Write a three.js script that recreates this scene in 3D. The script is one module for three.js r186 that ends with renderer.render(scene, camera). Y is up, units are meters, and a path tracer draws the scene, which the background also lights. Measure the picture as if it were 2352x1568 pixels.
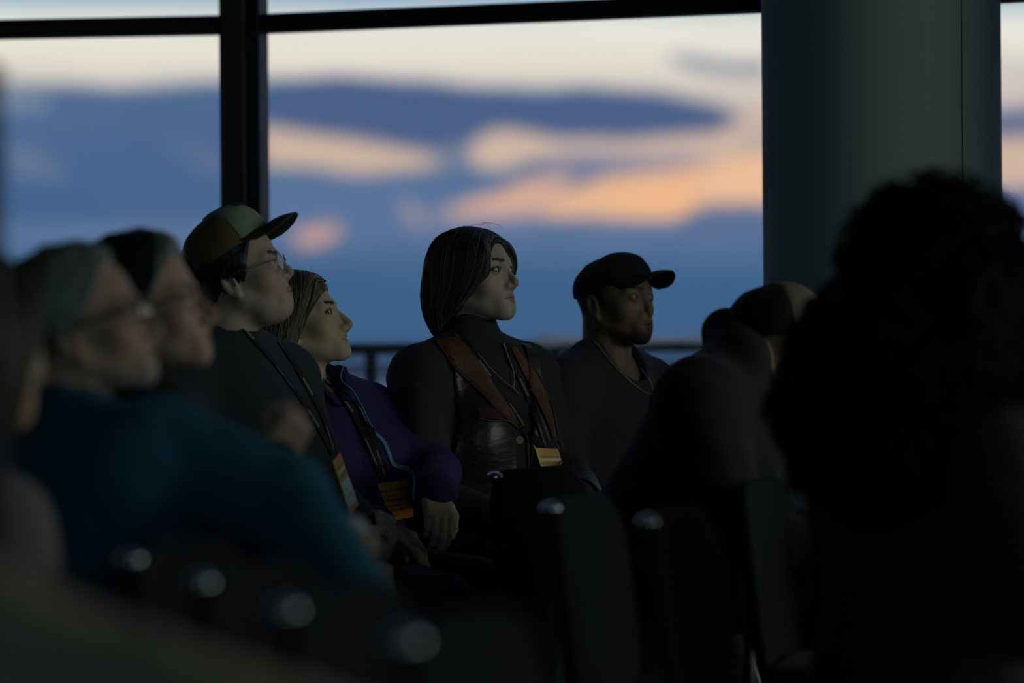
import * as THREE from 'three';
import { mergeGeometries } from 'three/addons/utils/BufferGeometryUtils.js';
import { RoundedBoxGeometry } from 'three/addons/geometries/RoundedBoxGeometry.js';
import { RectAreaLightUniformsLib } from 'three/addons/lights/RectAreaLightUniformsLib.js';

// ---------------------------------------------------------------- camera, sky, lights, exposure
const FPX = 8000;                                   // focal length in pixels of the 2352 x 1568 frame
const scene = new THREE.Scene();
const camera = new THREE.PerspectiveCamera(2 * Math.atan(784 / FPX) * 180 / Math.PI, 1.5, 0.1, 4000);
camera.filmGauge = 36;
camera.position.set(0, 1.07, 0);
camera.rotation.set(0, 0, -0.0085);
camera.updateMatrixWorld(true);
camera.focus = 7.86;
camera.userData.fStop = 122.4 / 66;                 // an aperture of about 66 mm
const renderer = new THREE.WebGLRenderer();
renderer.toneMapping = THREE.LinearToneMapping;
renderer.toneMappingExposure = 1.0;
renderer.shadowMap.enabled = true;
RectAreaLightUniformsLib.init();

// seeded randomness and smooth noise
let seed = 7;
const rnd = () => { seed = (seed * 1664525 + 1013904223) >>> 0; return seed / 4294967296; };
const rr = (a, b) => a + (b - a) * rnd();
function hash3(x, y, z) {
  let h = (x * 374761393 + y * 668265263 + z * 2147483647) | 0;
  h = Math.imul(h ^ (h >>> 13), 1274126177); h ^= h >>> 16;
  return (h >>> 0) / 4294967296;
}
function noise3(x, y, z) {
  const ix = Math.floor(x), iy = Math.floor(y), iz = Math.floor(z);
  let fx = x - ix, fy = y - iy, fz = z - iz;
  fx = fx * fx * (3 - 2 * fx); fy = fy * fy * (3 - 2 * fy); fz = fz * fz * (3 - 2 * fz);
  const L = (a, b, t) => a + (b - a) * t;
  return L(L(L(hash3(ix, iy, iz), hash3(ix + 1, iy, iz), fx), L(hash3(ix, iy + 1, iz), hash3(ix + 1, iy + 1, iz), fx), fy),
    L(L(hash3(ix, iy, iz + 1), hash3(ix + 1, iy, iz + 1), fx), L(hash3(ix, iy + 1, iz + 1), hash3(ix + 1, iy + 1, iz + 1), fx), fy), fz) * 2 - 1;
}
const fbm = (x, y, z, o = 3) => { let s = 0, a = 0.5; for (let i = 0; i < o; i++) { s += a * noise3(x, y, z); x *= 2.03; y *= 2.03; z *= 2.03; a *= 0.5; } return s; };
const toLin = (c) => { c /= 255; return c <= 0.04045 ? c / 12.92 : ((c + 0.055) / 1.055) ** 2.4; };
const clamp = THREE.MathUtils.clamp, lerp = THREE.MathUtils.lerp, sstep = (a, b, x) => { const t = clamp((x - a) / (b - a), 0, 1); return t * t * (3 - 2 * t); };

// Dusk sky: bands of slate cloud over a cream and orange afterglow, the same weather all the way round.
{
  const stops = [[900, 54, 88, 126], [770, 54, 91, 130], [700, 58, 95, 135], [640, 66, 102, 142], [590, 80, 110, 148], [540, 96, 120, 158], [480, 92, 119, 158], [400, 90, 116, 154], [345, 104, 120, 154], [290, 186, 172, 170], [250, 206, 194, 186],
    [215, 218, 208, 196], [195, 222, 214, 202], [150, 234, 228, 214], [80, 238, 236, 224], [45, 222, 228, 222], [10, 158, 186, 206], [-60, 136, 164, 195], [-250, 120, 143, 176], [-700, 112, 130, 160], [-2600, 104, 122, 152], [-6000, 76, 96, 132], [-13000, 58, 78, 118]];
  const base = (y) => {
    if (y >= stops[0][0]) return stops[0].slice(1);
    for (let i = 1; i < stops.length; i++) if (y >= stops[i][0]) { const t = (stops[i - 1][0] - y) / (stops[i - 1][0] - stops[i][0]); return [1, 2, 3].map((k) => lerp(stops[i - 1][k], stops[i][k], t)); }
    return stops.at(-1).slice(1);
  };
  // clouds and gaps between them as outlines with soft edges: [points, colour, strength, softness]
  const shapes = [
    [[[-700, 200], [60, 206], [300, 210], [420, 202], [560, 194], [580, 330], [560, 520], [-700, 520]], [74, 104, 146], 0.95, 18],
    [[[-100, 222], [40, 222], [110, 236], [120, 258], [20, 270], [-100, 262]], [142, 156, 172], 0.75, 24],
    [[[0, 345], [90, 350], [150, 400], [140, 425], [40, 412]], [124, 134, 156], 0.6, 34], [[[380, 330], [500, 345], [540, 400], [470, 400]], [112, 126, 156], 0.6, 30], [[[-300, 440], [200, 440], [250, 500], [-300, 520]], [64, 100, 146], 0.5, 34],
    [[[560, 196], [650, 186], [790, 180], [900, 190], [1010, 197], [1140, 208], [1260, 210], [1350, 204], [1440, 212], [1520, 218], [1580, 236], [1640, 246], [1705, 276], [1650, 312], [1560, 318], [1440, 326], [1270, 322], [1190, 308], [1120, 318], [1060, 342], [980, 356], [860, 336], [740, 320], [640, 304], [560, 298]], [76, 99, 140], 1, 13],
    [[[600, 298], [650, 302], [740, 318], [850, 330], [940, 346], [1010, 358], [1014, 388], [930, 398], [840, 408], [720, 396], [600, 392]], [216, 188, 166], 0.95, 13],
    [[[990, 352], [1060, 340], [1090, 372], [1040, 396], [990, 394]], [140, 142, 158], 0.6, 20],
    [[[1070, 350], [1110, 322], [1160, 300], [1210, 312], [1300, 328], [1450, 326], [1560, 318], [1640, 312], [1710, 280], [1780, 240], [1780, 392], [1600, 372], [1480, 372], [1330, 362], [1210, 376], [1150, 400], [1090, 392]], [218, 190, 170], 0.95, 13],
    [[[1260, 368], [1380, 362], [1500, 376], [1590, 366], [1620, 384], [1560, 398], [1440, 404], [1300, 398], [1240, 384]], [142, 140, 164], 0.85, 13], [[[1690, 330], [1770, 300], [1770, 345], [1710, 352]], [170, 162, 170], 0.6, 16],
    [[[1000, 500], [1060, 476], [1130, 448], [1210, 414], [1290, 404], [1330, 416], [1300, 440], [1250, 462], [1230, 498], [1120, 502]], [230, 180, 156], 0.95, 14],
    [[[1240, 470], [1330, 440], [1380, 414], [1460, 402], [1560, 392], [1640, 380], [1700, 366], [1790, 352], [1790, 480], [1640, 478], [1590, 492], [1565, 508], [1460, 510], [1330, 508], [1240, 500]], [240, 188, 150], 1, 13],
    [[[1440, 452], [1540, 440], [1600, 452], [1580, 488], [1550, 504], [1440, 500], [1400, 490]], [250, 190, 142], 0.9, 16], [[[1610, 400], [1780, 372], [1780, 470], [1640, 466]], [246, 198, 162], 0.8, 18],
    [[[920, 470], [950, 470], [985, 505], [970, 530], [940, 510]], [184, 158, 160], 0.8, 16], [[[1000, 505], [1230, 500], [1230, 520], [1010, 522]], [166, 156, 166], 0.5, 14], [[[668, 548], [710, 528], [775, 520], [785, 540], [740, 568], [690, 572]], [214, 166, 150], 0.95, 13],
    [[[1590, 496], [1640, 482], [1790, 484], [1790, 560], [1500, 560]], [94, 112, 150], 0.6, 18],
    [[[1540, 132], [1600, 134], [1680, 150], [1770, 152], [1770, 186], [1690, 182], [1600, 168], [1548, 150]], [140, 146, 166], 0.95, 14],
    [[[1900, 300], [2100, 250], [2250, 268], [2420, 250], [2420, 312], [2250, 325], [2000, 330]], [96, 108, 144], 0.95, 18], [[[2200, 332], [2420, 322], [2420, 440], [2250, 448]], [220, 188, 166], 0.95, 18], [[[2260, 130], [2420, 160], [2420, 235], [2300, 225]], [196, 192, 186], 0.5, 24], [[[2200, 452], [2500, 450], [2500, 540], [2200, 540]], [88, 106, 146], 0.8, 22],
    [[[180, -4], [330, -6], [340, 12], [180, 14]], [140, 170, 198], 0.7, 12], [[[640, -20], [1180, -20], [1180, 2], [640, 10]], [134, 166, 198], 0.7, 12],
  ];
  const soft = (pts, x, y) => {                    // signed distance to an outline, negative inside
    let d = 1e9, inside = false;
    for (let i = 0, j = pts.length - 1; i < pts.length; j = i++) {
      const [ax, ay] = pts[i], [bx, by] = pts[j], ex = bx - ax, ey = by - ay, wx = x - ax, wy = y - ay, t = clamp((wx * ex + wy * ey) / (ex * ex + ey * ey), 0, 1);
      d = Math.min(d, (wx - ex * t) ** 2 + (wy - ey * t) ** 2);
      if ((ay > y) !== (by > y) && x < (bx - ax) * (y - ay) / (by - ay) + ax) inside = !inside;
    }
    return Math.sqrt(d) * (inside ? -1 : 1);
  };
  const extents = shapes.map(([p, , , e]) => [Math.min(...p.map((q) => q[0])) - e * 2, Math.max(...p.map((q) => q[0])) + e * 2, Math.min(...p.map((q) => q[1])) - e * 2, Math.max(...p.map((q) => q[1])) + e * 2]);
  const W = 4096, H = 2048, data = new Float32Array(W * H * 4), half = Math.PI * 2 * FPX / 14, x0 = 1176 - half / 2;
  for (let row = 0; row < H; row++) {
    const el = ((row + 0.5) / H - 0.5) * Math.PI, py0 = 790 - FPX * el;
    const coarse = py0 < -1500 || el < -0.02;
    for (let col = 0; col < W; col++) {
      const az = ((col + 0.5) / W - 0.5) * 2 * Math.PI, dx = Math.cos(az), dz = Math.sin(az);
      const turn = Math.atan2(dx, -dz);                                   // 0 = the way the camera looks
      let px = 1176 + FPX * turn, m = (px - x0) / half; m -= Math.floor(m / 2) * 2; if (m > 1) m = 2 - m;
      const fold = x0 + m * half;
      let py = py0 - 0.0085 * clamp(px - 1176, -1500, 1500);
      let c;
      if (coarse) { c = base(py); const n = py0 < -1500 ? fbm(dx * 3, Math.sin(el) * 9, dz * 3, 3) : 0; c = c.map((v) => v * (1 + 0.22 * n)); }
      else {
        const wx = fold + 18 * fbm(fold / 130, py / 60, 3.1, 3), wy = py + 8 * fbm(fold / 90, py / 40, 9.7, 3);
        c = base(wy);
        shapes.forEach(([pts, rgb, a, e], i) => {
          const b = extents[i]; if (wx < b[0] || wx > b[1] || wy < b[2] || wy > b[3]) return;
          const k = a * sstep(e, -e, soft(pts, wx, wy)); if (k > 0) c = [c[0] + (rgb[0] - c[0]) * k, c[1] + (rgb[1] - c[1]) * k, c[2] + (rgb[2] - c[2]) * k];
        });
        const n = 1 + 0.035 * fbm(fold / 240, py / 40, 5.5, 3); c = c.map((v) => v * n);
      }
      const o = (row * W + col) * 4;
      data[o] = toLin(c[0]); data[o + 1] = toLin(c[1]); data[o + 2] = toLin(c[2]); data[o + 3] = 1;
    }
  }
  const tex = new THREE.DataTexture(data, W, H, THREE.RGBAFormat, THREE.FloatType);
  tex.mapping = THREE.EquirectangularReflectionMapping; tex.magFilter = THREE.LinearFilter; tex.needsUpdate = true;
  scene.background = tex;
}

// The lit projection screen the audience is watching, out of the frame to the right, and an unseen second one added far back to light the column: their light.
const SCREENS = [
  { at: new THREE.Vector3(6.2, 2.2, -5.6), look: new THREE.Vector3(-0.4, 1.0, -7.0), w: 4.4, h: 2.5, color: new THREE.Color(0.86, 1.0, 0.86), power: 1.75, label: 'lit projection screen the audience is watching' },
  { at: new THREE.Vector3(4.0, 2.4, 16.4), look: new THREE.Vector3(0.5, 1.2, -8), w: 5, h: 2.8, color: new THREE.Color(0.56, 0.96, 1.0), power: 3.2, label: 'unseen second screen added far back as teal fill light for the column' },
];
for (const S of SCREENS) {
  const l = new THREE.RectAreaLight(S.color, S.power, S.w, S.h), towards = S.look.clone().sub(S.at).normalize();
  l.position.copy(S.at).addScaledVector(towards, 0.06); l.lookAt(S.look); l.name = 'projection_screen_light'; scene.add(l);
}

// ---------------------------------------------------------------- helpers
const V = (x, y, z) => new THREE.Vector3(x, y, z);
// a point of the room given by where the camera sees it and how far away it is
const at = (px, py, d) => V((px - 1176) / FPX * d, -(py - 784) / FPX * d, -d).applyMatrix4(camera.matrixWorld);
const taken = {};
const numbered = (n) => { const k = taken[n] = (taken[n] ?? -1) + 1; return k ? n + '_' + String(k).padStart(3, '0') : n; };
const std = (r, g, b, o = {}) => new THREE.MeshPhysicalMaterial({ color: new THREE.Color().setRGB(r, g, b), roughness: 0.8, metalness: 0, side: THREE.DoubleSide, ...o });
function put(name, geo, mat, parent) {
  const m = new THREE.Mesh(geo, mat); m.castShadow = m.receiveShadow = true;
  if (parent === scene) m.name = numbered(name); else m.name = name;
  parent.add(m); return m;
}
function thing(name, label, category, pos = V(0, 0, 0), group) {
  const g = new THREE.Group(); g.name = numbered(name); g.position.copy(pos); g.userData = { label, category }; if (group) g.userData.group = group;
  scene.add(g); return g;
}
const tagMesh = (m, label, category, group) => { m.userData = { label, category }; if (group) m.userData.group = group; return m; };
function struct(name, geo, mat, label) { const m = put(name, geo, mat, scene); m.userData = { kind: 'structure', label }; return m; }
const box = (w, h, d, x = 0, y = 0, z = 0, r = 0) => { const g = r ? new RoundedBoxGeometry(w, h, d, 2, r) : new THREE.BoxGeometry(w, h, d); g.translate(x, y, z); return g; };
const clean = (g) => { const o = g.index ? g.toNonIndexed() : g.clone(); for (const k of Object.keys(o.attributes)) if (!['position', 'normal', 'uv'].includes(k)) o.deleteAttribute(k); return o; };
const merge = (list) => mergeGeometries(list.map(clean));
function cat(points, n) { return new THREE.CatmullRomCurve3(points, false, 'centripetal').getPoints(n); }
const tube = (points, r, seg = 24, sides = 6) => new THREE.TubeGeometry(new THREE.CatmullRomCurve3(points, false, 'centripetal'), seg, r, sides);
const rod = (a, b, r, sides = 8) => { const l = a.distanceTo(b), g = new THREE.CylinderGeometry(r, r, l, sides); g.applyQuaternion(new THREE.Quaternion().setFromUnitVectors(V(0, 1, 0), b.clone().sub(a).normalize())); g.translate((a.x + b.x) / 2, (a.y + b.y) / 2, (a.z + b.z) / 2); return g; };

// signed distances
const smin = (a, b, k) => { const h = Math.max(k - Math.abs(a - b), 0) / k; return Math.min(a, b) - h * h * k * 0.25; };
const smax = (a, b, k) => -smin(-a, -b, k);
const ell = (x, y, z, rx, ry, rz) => { const a = x / rx, b = y / ry, c = z / rz, k0 = Math.sqrt(a * a + b * b + c * c); if (k0 < 1e-6) return -Math.min(rx, ry, rz); const e = x / (rx * rx), f = y / (ry * ry), g = z / (rz * rz); return k0 * (k0 - 1) / Math.sqrt(e * e + f * f + g * g); };
const sph = (x, y, z, r) => Math.sqrt(x * x + y * y + z * z) - r;
function cone(x, y, z, ax, ay, az, bx, by, bz, ra, rb) {     // tapered capsule
  const ex = bx - ax, ey = by - ay, ez = bz - az, px = x - ax, py = y - ay, pz = z - az;
  const t = clamp((px * ex + py * ey + pz * ez) / (ex * ex + ey * ey + ez * ez + 1e-9), 0, 1), dx = px - ex * t, dy = py - ey * t, dz = pz - ez * t;
  return Math.sqrt(dx * dx + dy * dy + dz * dz) - (ra + (rb - ra) * t);
}
const coneV = (x, y, z, a, b, ra, rb) => cone(x, y, z, a.x, a.y, a.z, b.x, b.y, b.z, ra, rb);

// Meshes the zero surface of a distance (surface nets), skipping blocks far from it. color(x,y,z) -> [r,g,b]
function meshField(f, lo, hi, cell, color) {
  const nx = Math.ceil((hi.x - lo.x) / cell) + 2, ny = Math.ceil((hi.y - lo.y) / cell) + 2, nz = Math.ceil((hi.z - lo.z) / cell) + 2, B = 6;
  const val = new Float32Array(nx * ny * nz), at3 = (i, j, k) => (k * ny + j) * nx + i;
  const reach = B * cell * 0.87 * 1.6 + cell;
  for (let k0 = 0; k0 < nz; k0 += B) for (let j0 = 0; j0 < ny; j0 += B) for (let i0 = 0; i0 < nx; i0 += B) {
    const c = f(lo.x + (i0 + B / 2) * cell, lo.y + (j0 + B / 2) * cell, lo.z + (k0 + B / 2) * cell), far = Math.abs(c) > reach;
    for (let k = k0; k < Math.min(k0 + B, nz); k++) for (let j = j0; j < Math.min(j0 + B, ny); j++) for (let i = i0; i < Math.min(i0 + B, nx); i++)
      val[at3(i, j, k)] = far ? c : f(lo.x + i * cell, lo.y + j * cell, lo.z + k * cell);
  }
  const id = new Int32Array(nx * ny * nz).fill(-1), pos = [], nor = [], uv = [], col = [], idx = [];
  const E = [[0, 1], [0, 2], [0, 4], [1, 3], [1, 5], [2, 3], [2, 6], [3, 7], [4, 5], [4, 6], [5, 7], [6, 7]], v = new Float32Array(8), e = cell * 0.5;
  for (let k = 0; k < nz - 1; k++) for (let j = 0; j < ny - 1; j++) for (let i = 0; i < nx - 1; i++) {
    let mask = 0;
    for (let c = 0; c < 8; c++) { v[c] = val[at3(i + (c & 1), j + ((c >> 1) & 1), k + (c >> 2))]; if (v[c] < 0) mask |= 1 << c; }
    if (mask === 0 || mask === 255) continue;
    let sx = 0, sy = 0, sz = 0, n = 0;
    for (const [a, b] of E) { const va = v[a], vb = v[b]; if ((va < 0) === (vb < 0)) continue; const t = va / (va - vb); sx += (a & 1) + ((b & 1) - (a & 1)) * t; sy += ((a >> 1) & 1) + (((b >> 1) & 1) - ((a >> 1) & 1)) * t; sz += (a >> 2) + ((b >> 2) - (a >> 2)) * t; n++; }
    const x = lo.x + (i + sx / n) * cell, y = lo.y + (j + sy / n) * cell, z = lo.z + (k + sz / n) * cell;
    id[at3(i, j, k)] = pos.length / 3; pos.push(x, y, z);
    let gx = f(x + e, y, z) - f(x - e, y, z), gy = f(x, y + e, z) - f(x, y - e, z), gz = f(x, y, z + e) - f(x, y, z - e); const l = Math.hypot(gx, gy, gz) || 1;
    nor.push(gx / l, gy / l, gz / l); uv.push(x + z * 0.7, y + z * 0.15);
    if (color) { const c = color(x, y, z, gx / l, gy / l, gz / l); col.push(c[0], c[1], c[2]); }
  }
  const quad = (a, b, c, d, flip) => { if (a < 0 || b < 0 || c < 0 || d < 0) return; flip ? idx.push(a, c, b, a, d, c) : idx.push(a, b, c, a, c, d); };
  for (let k = 1; k < nz - 1; k++) for (let j = 1; j < ny - 1; j++) for (let i = 1; i < nx - 1; i++) {
    const s = val[at3(i, j, k)] < 0;
    if (s !== (val[at3(i + 1, j, k)] < 0)) quad(id[at3(i, j - 1, k - 1)], id[at3(i, j, k - 1)], id[at3(i, j, k)], id[at3(i, j - 1, k)], !s);
    if (s !== (val[at3(i, j + 1, k)] < 0)) quad(id[at3(i - 1, j, k - 1)], id[at3(i - 1, j, k)], id[at3(i, j, k)], id[at3(i, j, k - 1)], !s);
    if (s !== (val[at3(i, j, k + 1)] < 0)) quad(id[at3(i - 1, j - 1, k)], id[at3(i, j - 1, k)], id[at3(i, j, k)], id[at3(i - 1, j, k)], !s);
  }
  const g = new THREE.BufferGeometry();
  g.setAttribute('position', new THREE.Float32BufferAttribute(pos, 3)); g.setAttribute('normal', new THREE.Float32BufferAttribute(nor, 3)); g.setAttribute('uv', new THREE.Float32BufferAttribute(uv, 2));
  if (color) g.setAttribute('color', new THREE.Float32BufferAttribute(col, 3));
  g.setIndex(idx); return g;
}
// where the sight line through a pixel first meets a surface: { p, n }
function meet(f, px, py, d0 = 5.5, d1 = 9.6) {
  const o = camera.position, t = at(px, py, 1).sub(o); let s = d0;
  const p = V(); let near = 0.1, best = null;
  for (let i = 0; i < 220 && s < d1; i++) { p.copy(o).addScaledVector(t, s); const d = f(p.x, p.y, p.z); if (d < 0.0006) return { p: p.clone(), n: grad(f, p) }; if (d < near) { near = d; best = p.clone(); } s += Math.max(d * 0.75, 0.0008); }
  if (best) { const n = grad(f, best); for (let i = 0; i < 4; i++) best.addScaledVector(n, -f(best.x, best.y, best.z) * 0.9); return { p: best, n }; }
  return null;
}
function grad(f, p, e = 0.004) { return V(f(p.x + e, p.y, p.z) - f(p.x - e, p.y, p.z), f(p.x, p.y + e, p.z) - f(p.x, p.y - e, p.z), f(p.x, p.y, p.z + e) - f(p.x, p.y, p.z - e)).normalize(); }
function resample(points, n) {                              // a polyline of [x, y] at n + 1 even steps along a smooth curve
  return new THREE.CatmullRomCurve3(points.map(([x, y]) => V(x, y, 0)), false, 'centripetal').getSpacedPoints(n).map((p) => [p.x, p.y]);
}
// A sheet of cloth or leather lying on a surface between two traced edges, with thickness.
function sheet(f, left, right, n, m, lift, thick, opt = {}) {
  const A = resample(left, n), C = resample(right, n), top = [], under = [], uvs = [];
  let last = null;
  for (let i = 0; i <= n; i++) for (let j = 0; j <= m; j++) {
    const t = j / m, hit = meet(f, lerp(A[i][0], C[i][0], t), lerp(A[i][1], C[i][1], t), opt.d0, opt.d1) ?? last;
    if (hit) last = hit;
    const edge = Math.min(t, 1 - t) * 2, bulge = opt.puff ? opt.puff * Math.sqrt(Math.max(0, edge)) : 0;
    top.push(hit.p.clone().addScaledVector(hit.n, lift + bulge)); under.push(hit.p.clone().addScaledVector(hit.n, lift - thick)); uvs.push(t, i / n);
  }
  return slab(top, under, uvs, n, m);
}
function slab(top, under, uvs, n, m) {
  const pos = [], uv = [], idx = [], at2 = (i, j) => i * (m + 1) + j, N = top.length;
  for (const p of top) pos.push(p.x, p.y, p.z); for (const p of under) pos.push(p.x, p.y, p.z);
  for (let r = 0; r < 2; r++) uv.push(...uvs);
  for (let i = 0; i < n; i++) for (let j = 0; j < m; j++) { const a = at2(i, j), b = at2(i, j + 1), c = at2(i + 1, j + 1), d = at2(i + 1, j); idx.push(a, d, c, a, c, b, a + N, c + N, d + N, a + N, b + N, c + N); }
  const rim = []; for (let j = 0; j < m; j++) rim.push(at2(0, j)); for (let i = 0; i < n; i++) rim.push(at2(i, m)); for (let j = m; j > 0; j--) rim.push(at2(n, j)); for (let i = n; i > 0; i--) rim.push(at2(i, 0));
  rim.forEach((a, k) => { const b = rim[(k + 1) % rim.length]; idx.push(a, b, b + N, a, b + N, a + N); });
  let g = new THREE.BufferGeometry(); g.setAttribute('position', new THREE.Float32BufferAttribute(pos, 3)); g.setAttribute('uv', new THREE.Float32BufferAttribute(uv, 2)); g.setIndex(idx);
  g = g.toNonIndexed(); g.computeVertexNormals(); smooth(g, 40); return g;
}
function smooth(g, deg) {                                    // averages normals of faces that meet at less than deg
  const p = g.attributes.position, nn = g.attributes.normal, map = new Map(), lim = Math.cos(deg * Math.PI / 180), out = new Float32Array(nn.count * 3);
  const key = (i) => Math.round(p.getX(i) * 2e4) + ',' + Math.round(p.getY(i) * 2e4) + ',' + Math.round(p.getZ(i) * 2e4);
  for (let i = 0; i < p.count; i++) { const k = key(i); let a = map.get(k); if (!a) map.set(k, a = []); a.push(i); }
  for (const a of map.values()) for (const i of a) { let x = 0, y = 0, z = 0; for (const j of a) if (nn.getX(i) * nn.getX(j) + nn.getY(i) * nn.getY(j) + nn.getZ(i) * nn.getZ(j) > lim) { x += nn.getX(j); y += nn.getY(j); z += nn.getZ(j); } const l = Math.hypot(x, y, z) || 1; out.set([x / l, y / l, z / l], i * 3); }
  g.setAttribute('normal', new THREE.BufferAttribute(out, 3));
}
// A ribbon of even width along traced points of a surface
function ribbon(f, path, n, width, lift, thick, opt = {}) {
  const P = resample(path, n).map(([x, y]) => meet(f, x, y, opt.d0, opt.d1)); for (let i = 0; i < P.length; i++) P[i] ??= P[i - 1] ?? P.find(Boolean);
  const top = [], under = [], uvs = [], m = 2; let len = 0;
  for (let i = 0; i <= n; i++) {
    const t = P[Math.min(n, i + 1)].p.clone().sub(P[Math.max(0, i - 1)].p).normalize(), s = V().crossVectors(P[i].n, t).normalize(); if (i) len += P[i].p.distanceTo(P[i - 1].p);
    for (let j = 0; j <= m; j++) { const q = P[i].p.clone().addScaledVector(s, -(j / m - 0.5) * width); top.push(q.clone().addScaledVector(P[i].n, lift)); under.push(q.clone().addScaledVector(P[i].n, lift - thick)); uvs.push(j / m, len); }
  }
  const g = slab(top, under, uvs, n, m); g.userData.length = len; g.userData.path = P; return g;
}
const shifted = (g, o) => { g.translate(-o.x, -o.y, -o.z); return g; };
function canvasTexture(w, h, draw) { const c = document.createElement('canvas'); c.width = w; c.height = h; draw(c.getContext('2d'), w, h); const t = new THREE.CanvasTexture(c); t.colorSpace = THREE.SRGBColorSpace; t.wrapS = t.wrapT = THREE.RepeatWrapping; return t; }
function grainTexture(size, fn, srgb) { const d = new Uint8Array(size * size * 4); for (let y = 0; y < size; y++) for (let x = 0; x < size; x++) { const c = fn(x / size, y / size), o = (y * size + x) * 4; d[o] = c[0]; d[o + 1] = c[1]; d[o + 2] = c[2]; d[o + 3] = 255; } const t = new THREE.DataTexture(d, size, size); t.wrapS = t.wrapT = THREE.RepeatWrapping; t.magFilter = THREE.LinearFilter; if (srgb) t.colorSpace = THREE.SRGBColorSpace; t.needsUpdate = true; return t; }
const weaveBump = grainTexture(256, (u, v) => { const s = 128 + 60 * (hash3(Math.floor(u * 256), Math.floor(v * 256), 3) - 0.5) + 70 * fbm(u * 60, v * 60, 2, 3) + 50 * fbm(u * 9, v * 9, 5, 2); return [s, s, s]; });
const leatherBump = grainTexture(256, (u, v) => { const s = 128 + 110 * fbm(u * 14, v * 14, 1, 4) + 60 * Math.abs(noise3(u * 5, v * 9, 4)); return [s, s, s]; });
weaveBump.repeat.set(6, 6);

// ---------------------------------------------------------------- the setting
const carpetMap = grainTexture(256, (u, v) => { const n = 26 + 14 * fbm(u * 40, v * 40, 2, 3) + 8 * fbm(u * 6, v * 6, 7, 2); return [n * 1.02, n, n * 0.98]; }, true);
carpetMap.repeat.set(10, 10);
const M = {
  carpet: new THREE.MeshStandardMaterial({ map: carpetMap, roughness: 1 }),
  ceiling: std(0.035, 0.035, 0.036, { roughness: 0.95 }), wall: std(0.05, 0.05, 0.048, { roughness: 0.9 }),
  frame: std(0.014, 0.015, 0.018, { roughness: 0.55, metalness: 0.2 }), frameFace: std(0.06, 0.048, 0.038, { roughness: 0.5 }),
  glass: new THREE.MeshPhysicalMaterial({ color: 0xffffff, transmission: 1, thickness: 0, roughness: 0, ior: 1.45 }),
  plaster: std(0.26, 0.34, 0.34, { roughness: 0.85 }), snow: std(0.86, 0.88, 0.9, { roughness: 0.9 }), rail: std(0.05, 0.055, 0.065, { roughness: 0.5, metalness: 0.4 }),
  deck: std(0.2, 0.2, 0.21, { roughness: 0.9 }), valley: std(0.30, 0.34, 0.40, { roughness: 1 }),
  chairShell: std(0.008, 0.0105, 0.0105, { roughness: 0.95, specularIntensity: 0.3 }), chairFabric: std(0.018, 0.018, 0.02, { roughness: 0.95, bumpMap: weaveBump, bumpScale: 0.0006 }), chrome: std(0.62, 0.64, 0.66, { metalness: 1, roughness: 0.22 }),
  steel: std(0.08, 0.08, 0.085, { metalness: 0.8, roughness: 0.45 }),
};
const CEIL = 4.3, XL = -9, XR = 7.2, ZB = 18;
const zFacade = (x) => x < -0.717 ? -(9.4 - 0.118 * (x + 0.717)) : -(9.4 - 0.361 * (x + 0.717));
const plan = (h, y0) => { const s = new THREE.Shape([[XL, -ZB], [XR, -ZB], [XR, -zFacade(XR)], [-0.717, 9.4], [XL, -zFacade(XL)]].map(([x, y]) => new THREE.Vector2(x, y))); const g = new THREE.ExtrudeGeometry(s, { depth: h, bevelEnabled: false }); g.rotateX(-Math.PI / 2); g.translate(0, y0, 0); return g; };
struct('floor', plan(0.2, -0.2), M.carpet, 'dark carpeted floor under the seated audience');
struct('ceiling', plan(0.2, CEIL), M.ceiling, 'dark ceiling above the audience');
struct('wall_left', box(0.2, CEIL + 0.4, ZB - zFacade(XL), XL - 0.1, CEIL / 2, (ZB + zFacade(XL)) / 2), M.wall, 'dark wall behind the audience');
struct('wall_right', box(0.2, CEIL + 0.4, ZB - zFacade(XR), XR + 0.1, CEIL / 2, (ZB + zFacade(XR)) / 2), M.wall, 'dark wall behind the projection screen');
struct('wall_back', box(XR - XL + 0.4, CEIL + 0.4, 0.2, (XL + XR) / 2, CEIL / 2, ZB + 0.1), M.wall, 'dark wall behind the camera');

// Window wall: panes between mullions, a transom just above the heads, a sill and a head rail.
const corner = V(-0.717, 0, -9.4), dirL = V(-1, 0, -0.118).normalize(), dirR = V(1, 0, 0.361).normalize();
const TR_Y = 1.93;
let windows = 0;
function windowBay(a, b) {
  const along = b.clone().sub(a), len = along.length(), turn = -Math.atan2(along.z, along.x), g = new THREE.Group(); windows++;
  g.name = 'window_' + windows; g.position.set((a.x + b.x) / 2, 0, (a.z + b.z) / 2); g.rotation.y = turn; g.userData = { kind: 'structure', label: 'tall window bay with a pale dusk sky behind it' }; scene.add(g);
  put('lower_pane', box(len, TR_Y - 0.5, 0.008, 0, 0.5 + (TR_Y - 0.5) / 2, 0), M.glass, g);
  put('upper_pane', box(len, CEIL - TR_Y, 0.008, 0, (CEIL + TR_Y) / 2, 0), M.glass, g);
  put('transom', box(len, 0.049, 0.07, 0, TR_Y, 0, 0.004), M.frame, g);
  put('window_sill', box(len, 0.5, 0.12, 0, 0.25, 0), M.frame, g);
  put('head_rail', box(len, 0.08, 0.1, 0, CEIL - 0.04, 0), M.frame, g);
}
let mullions = 0;
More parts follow.
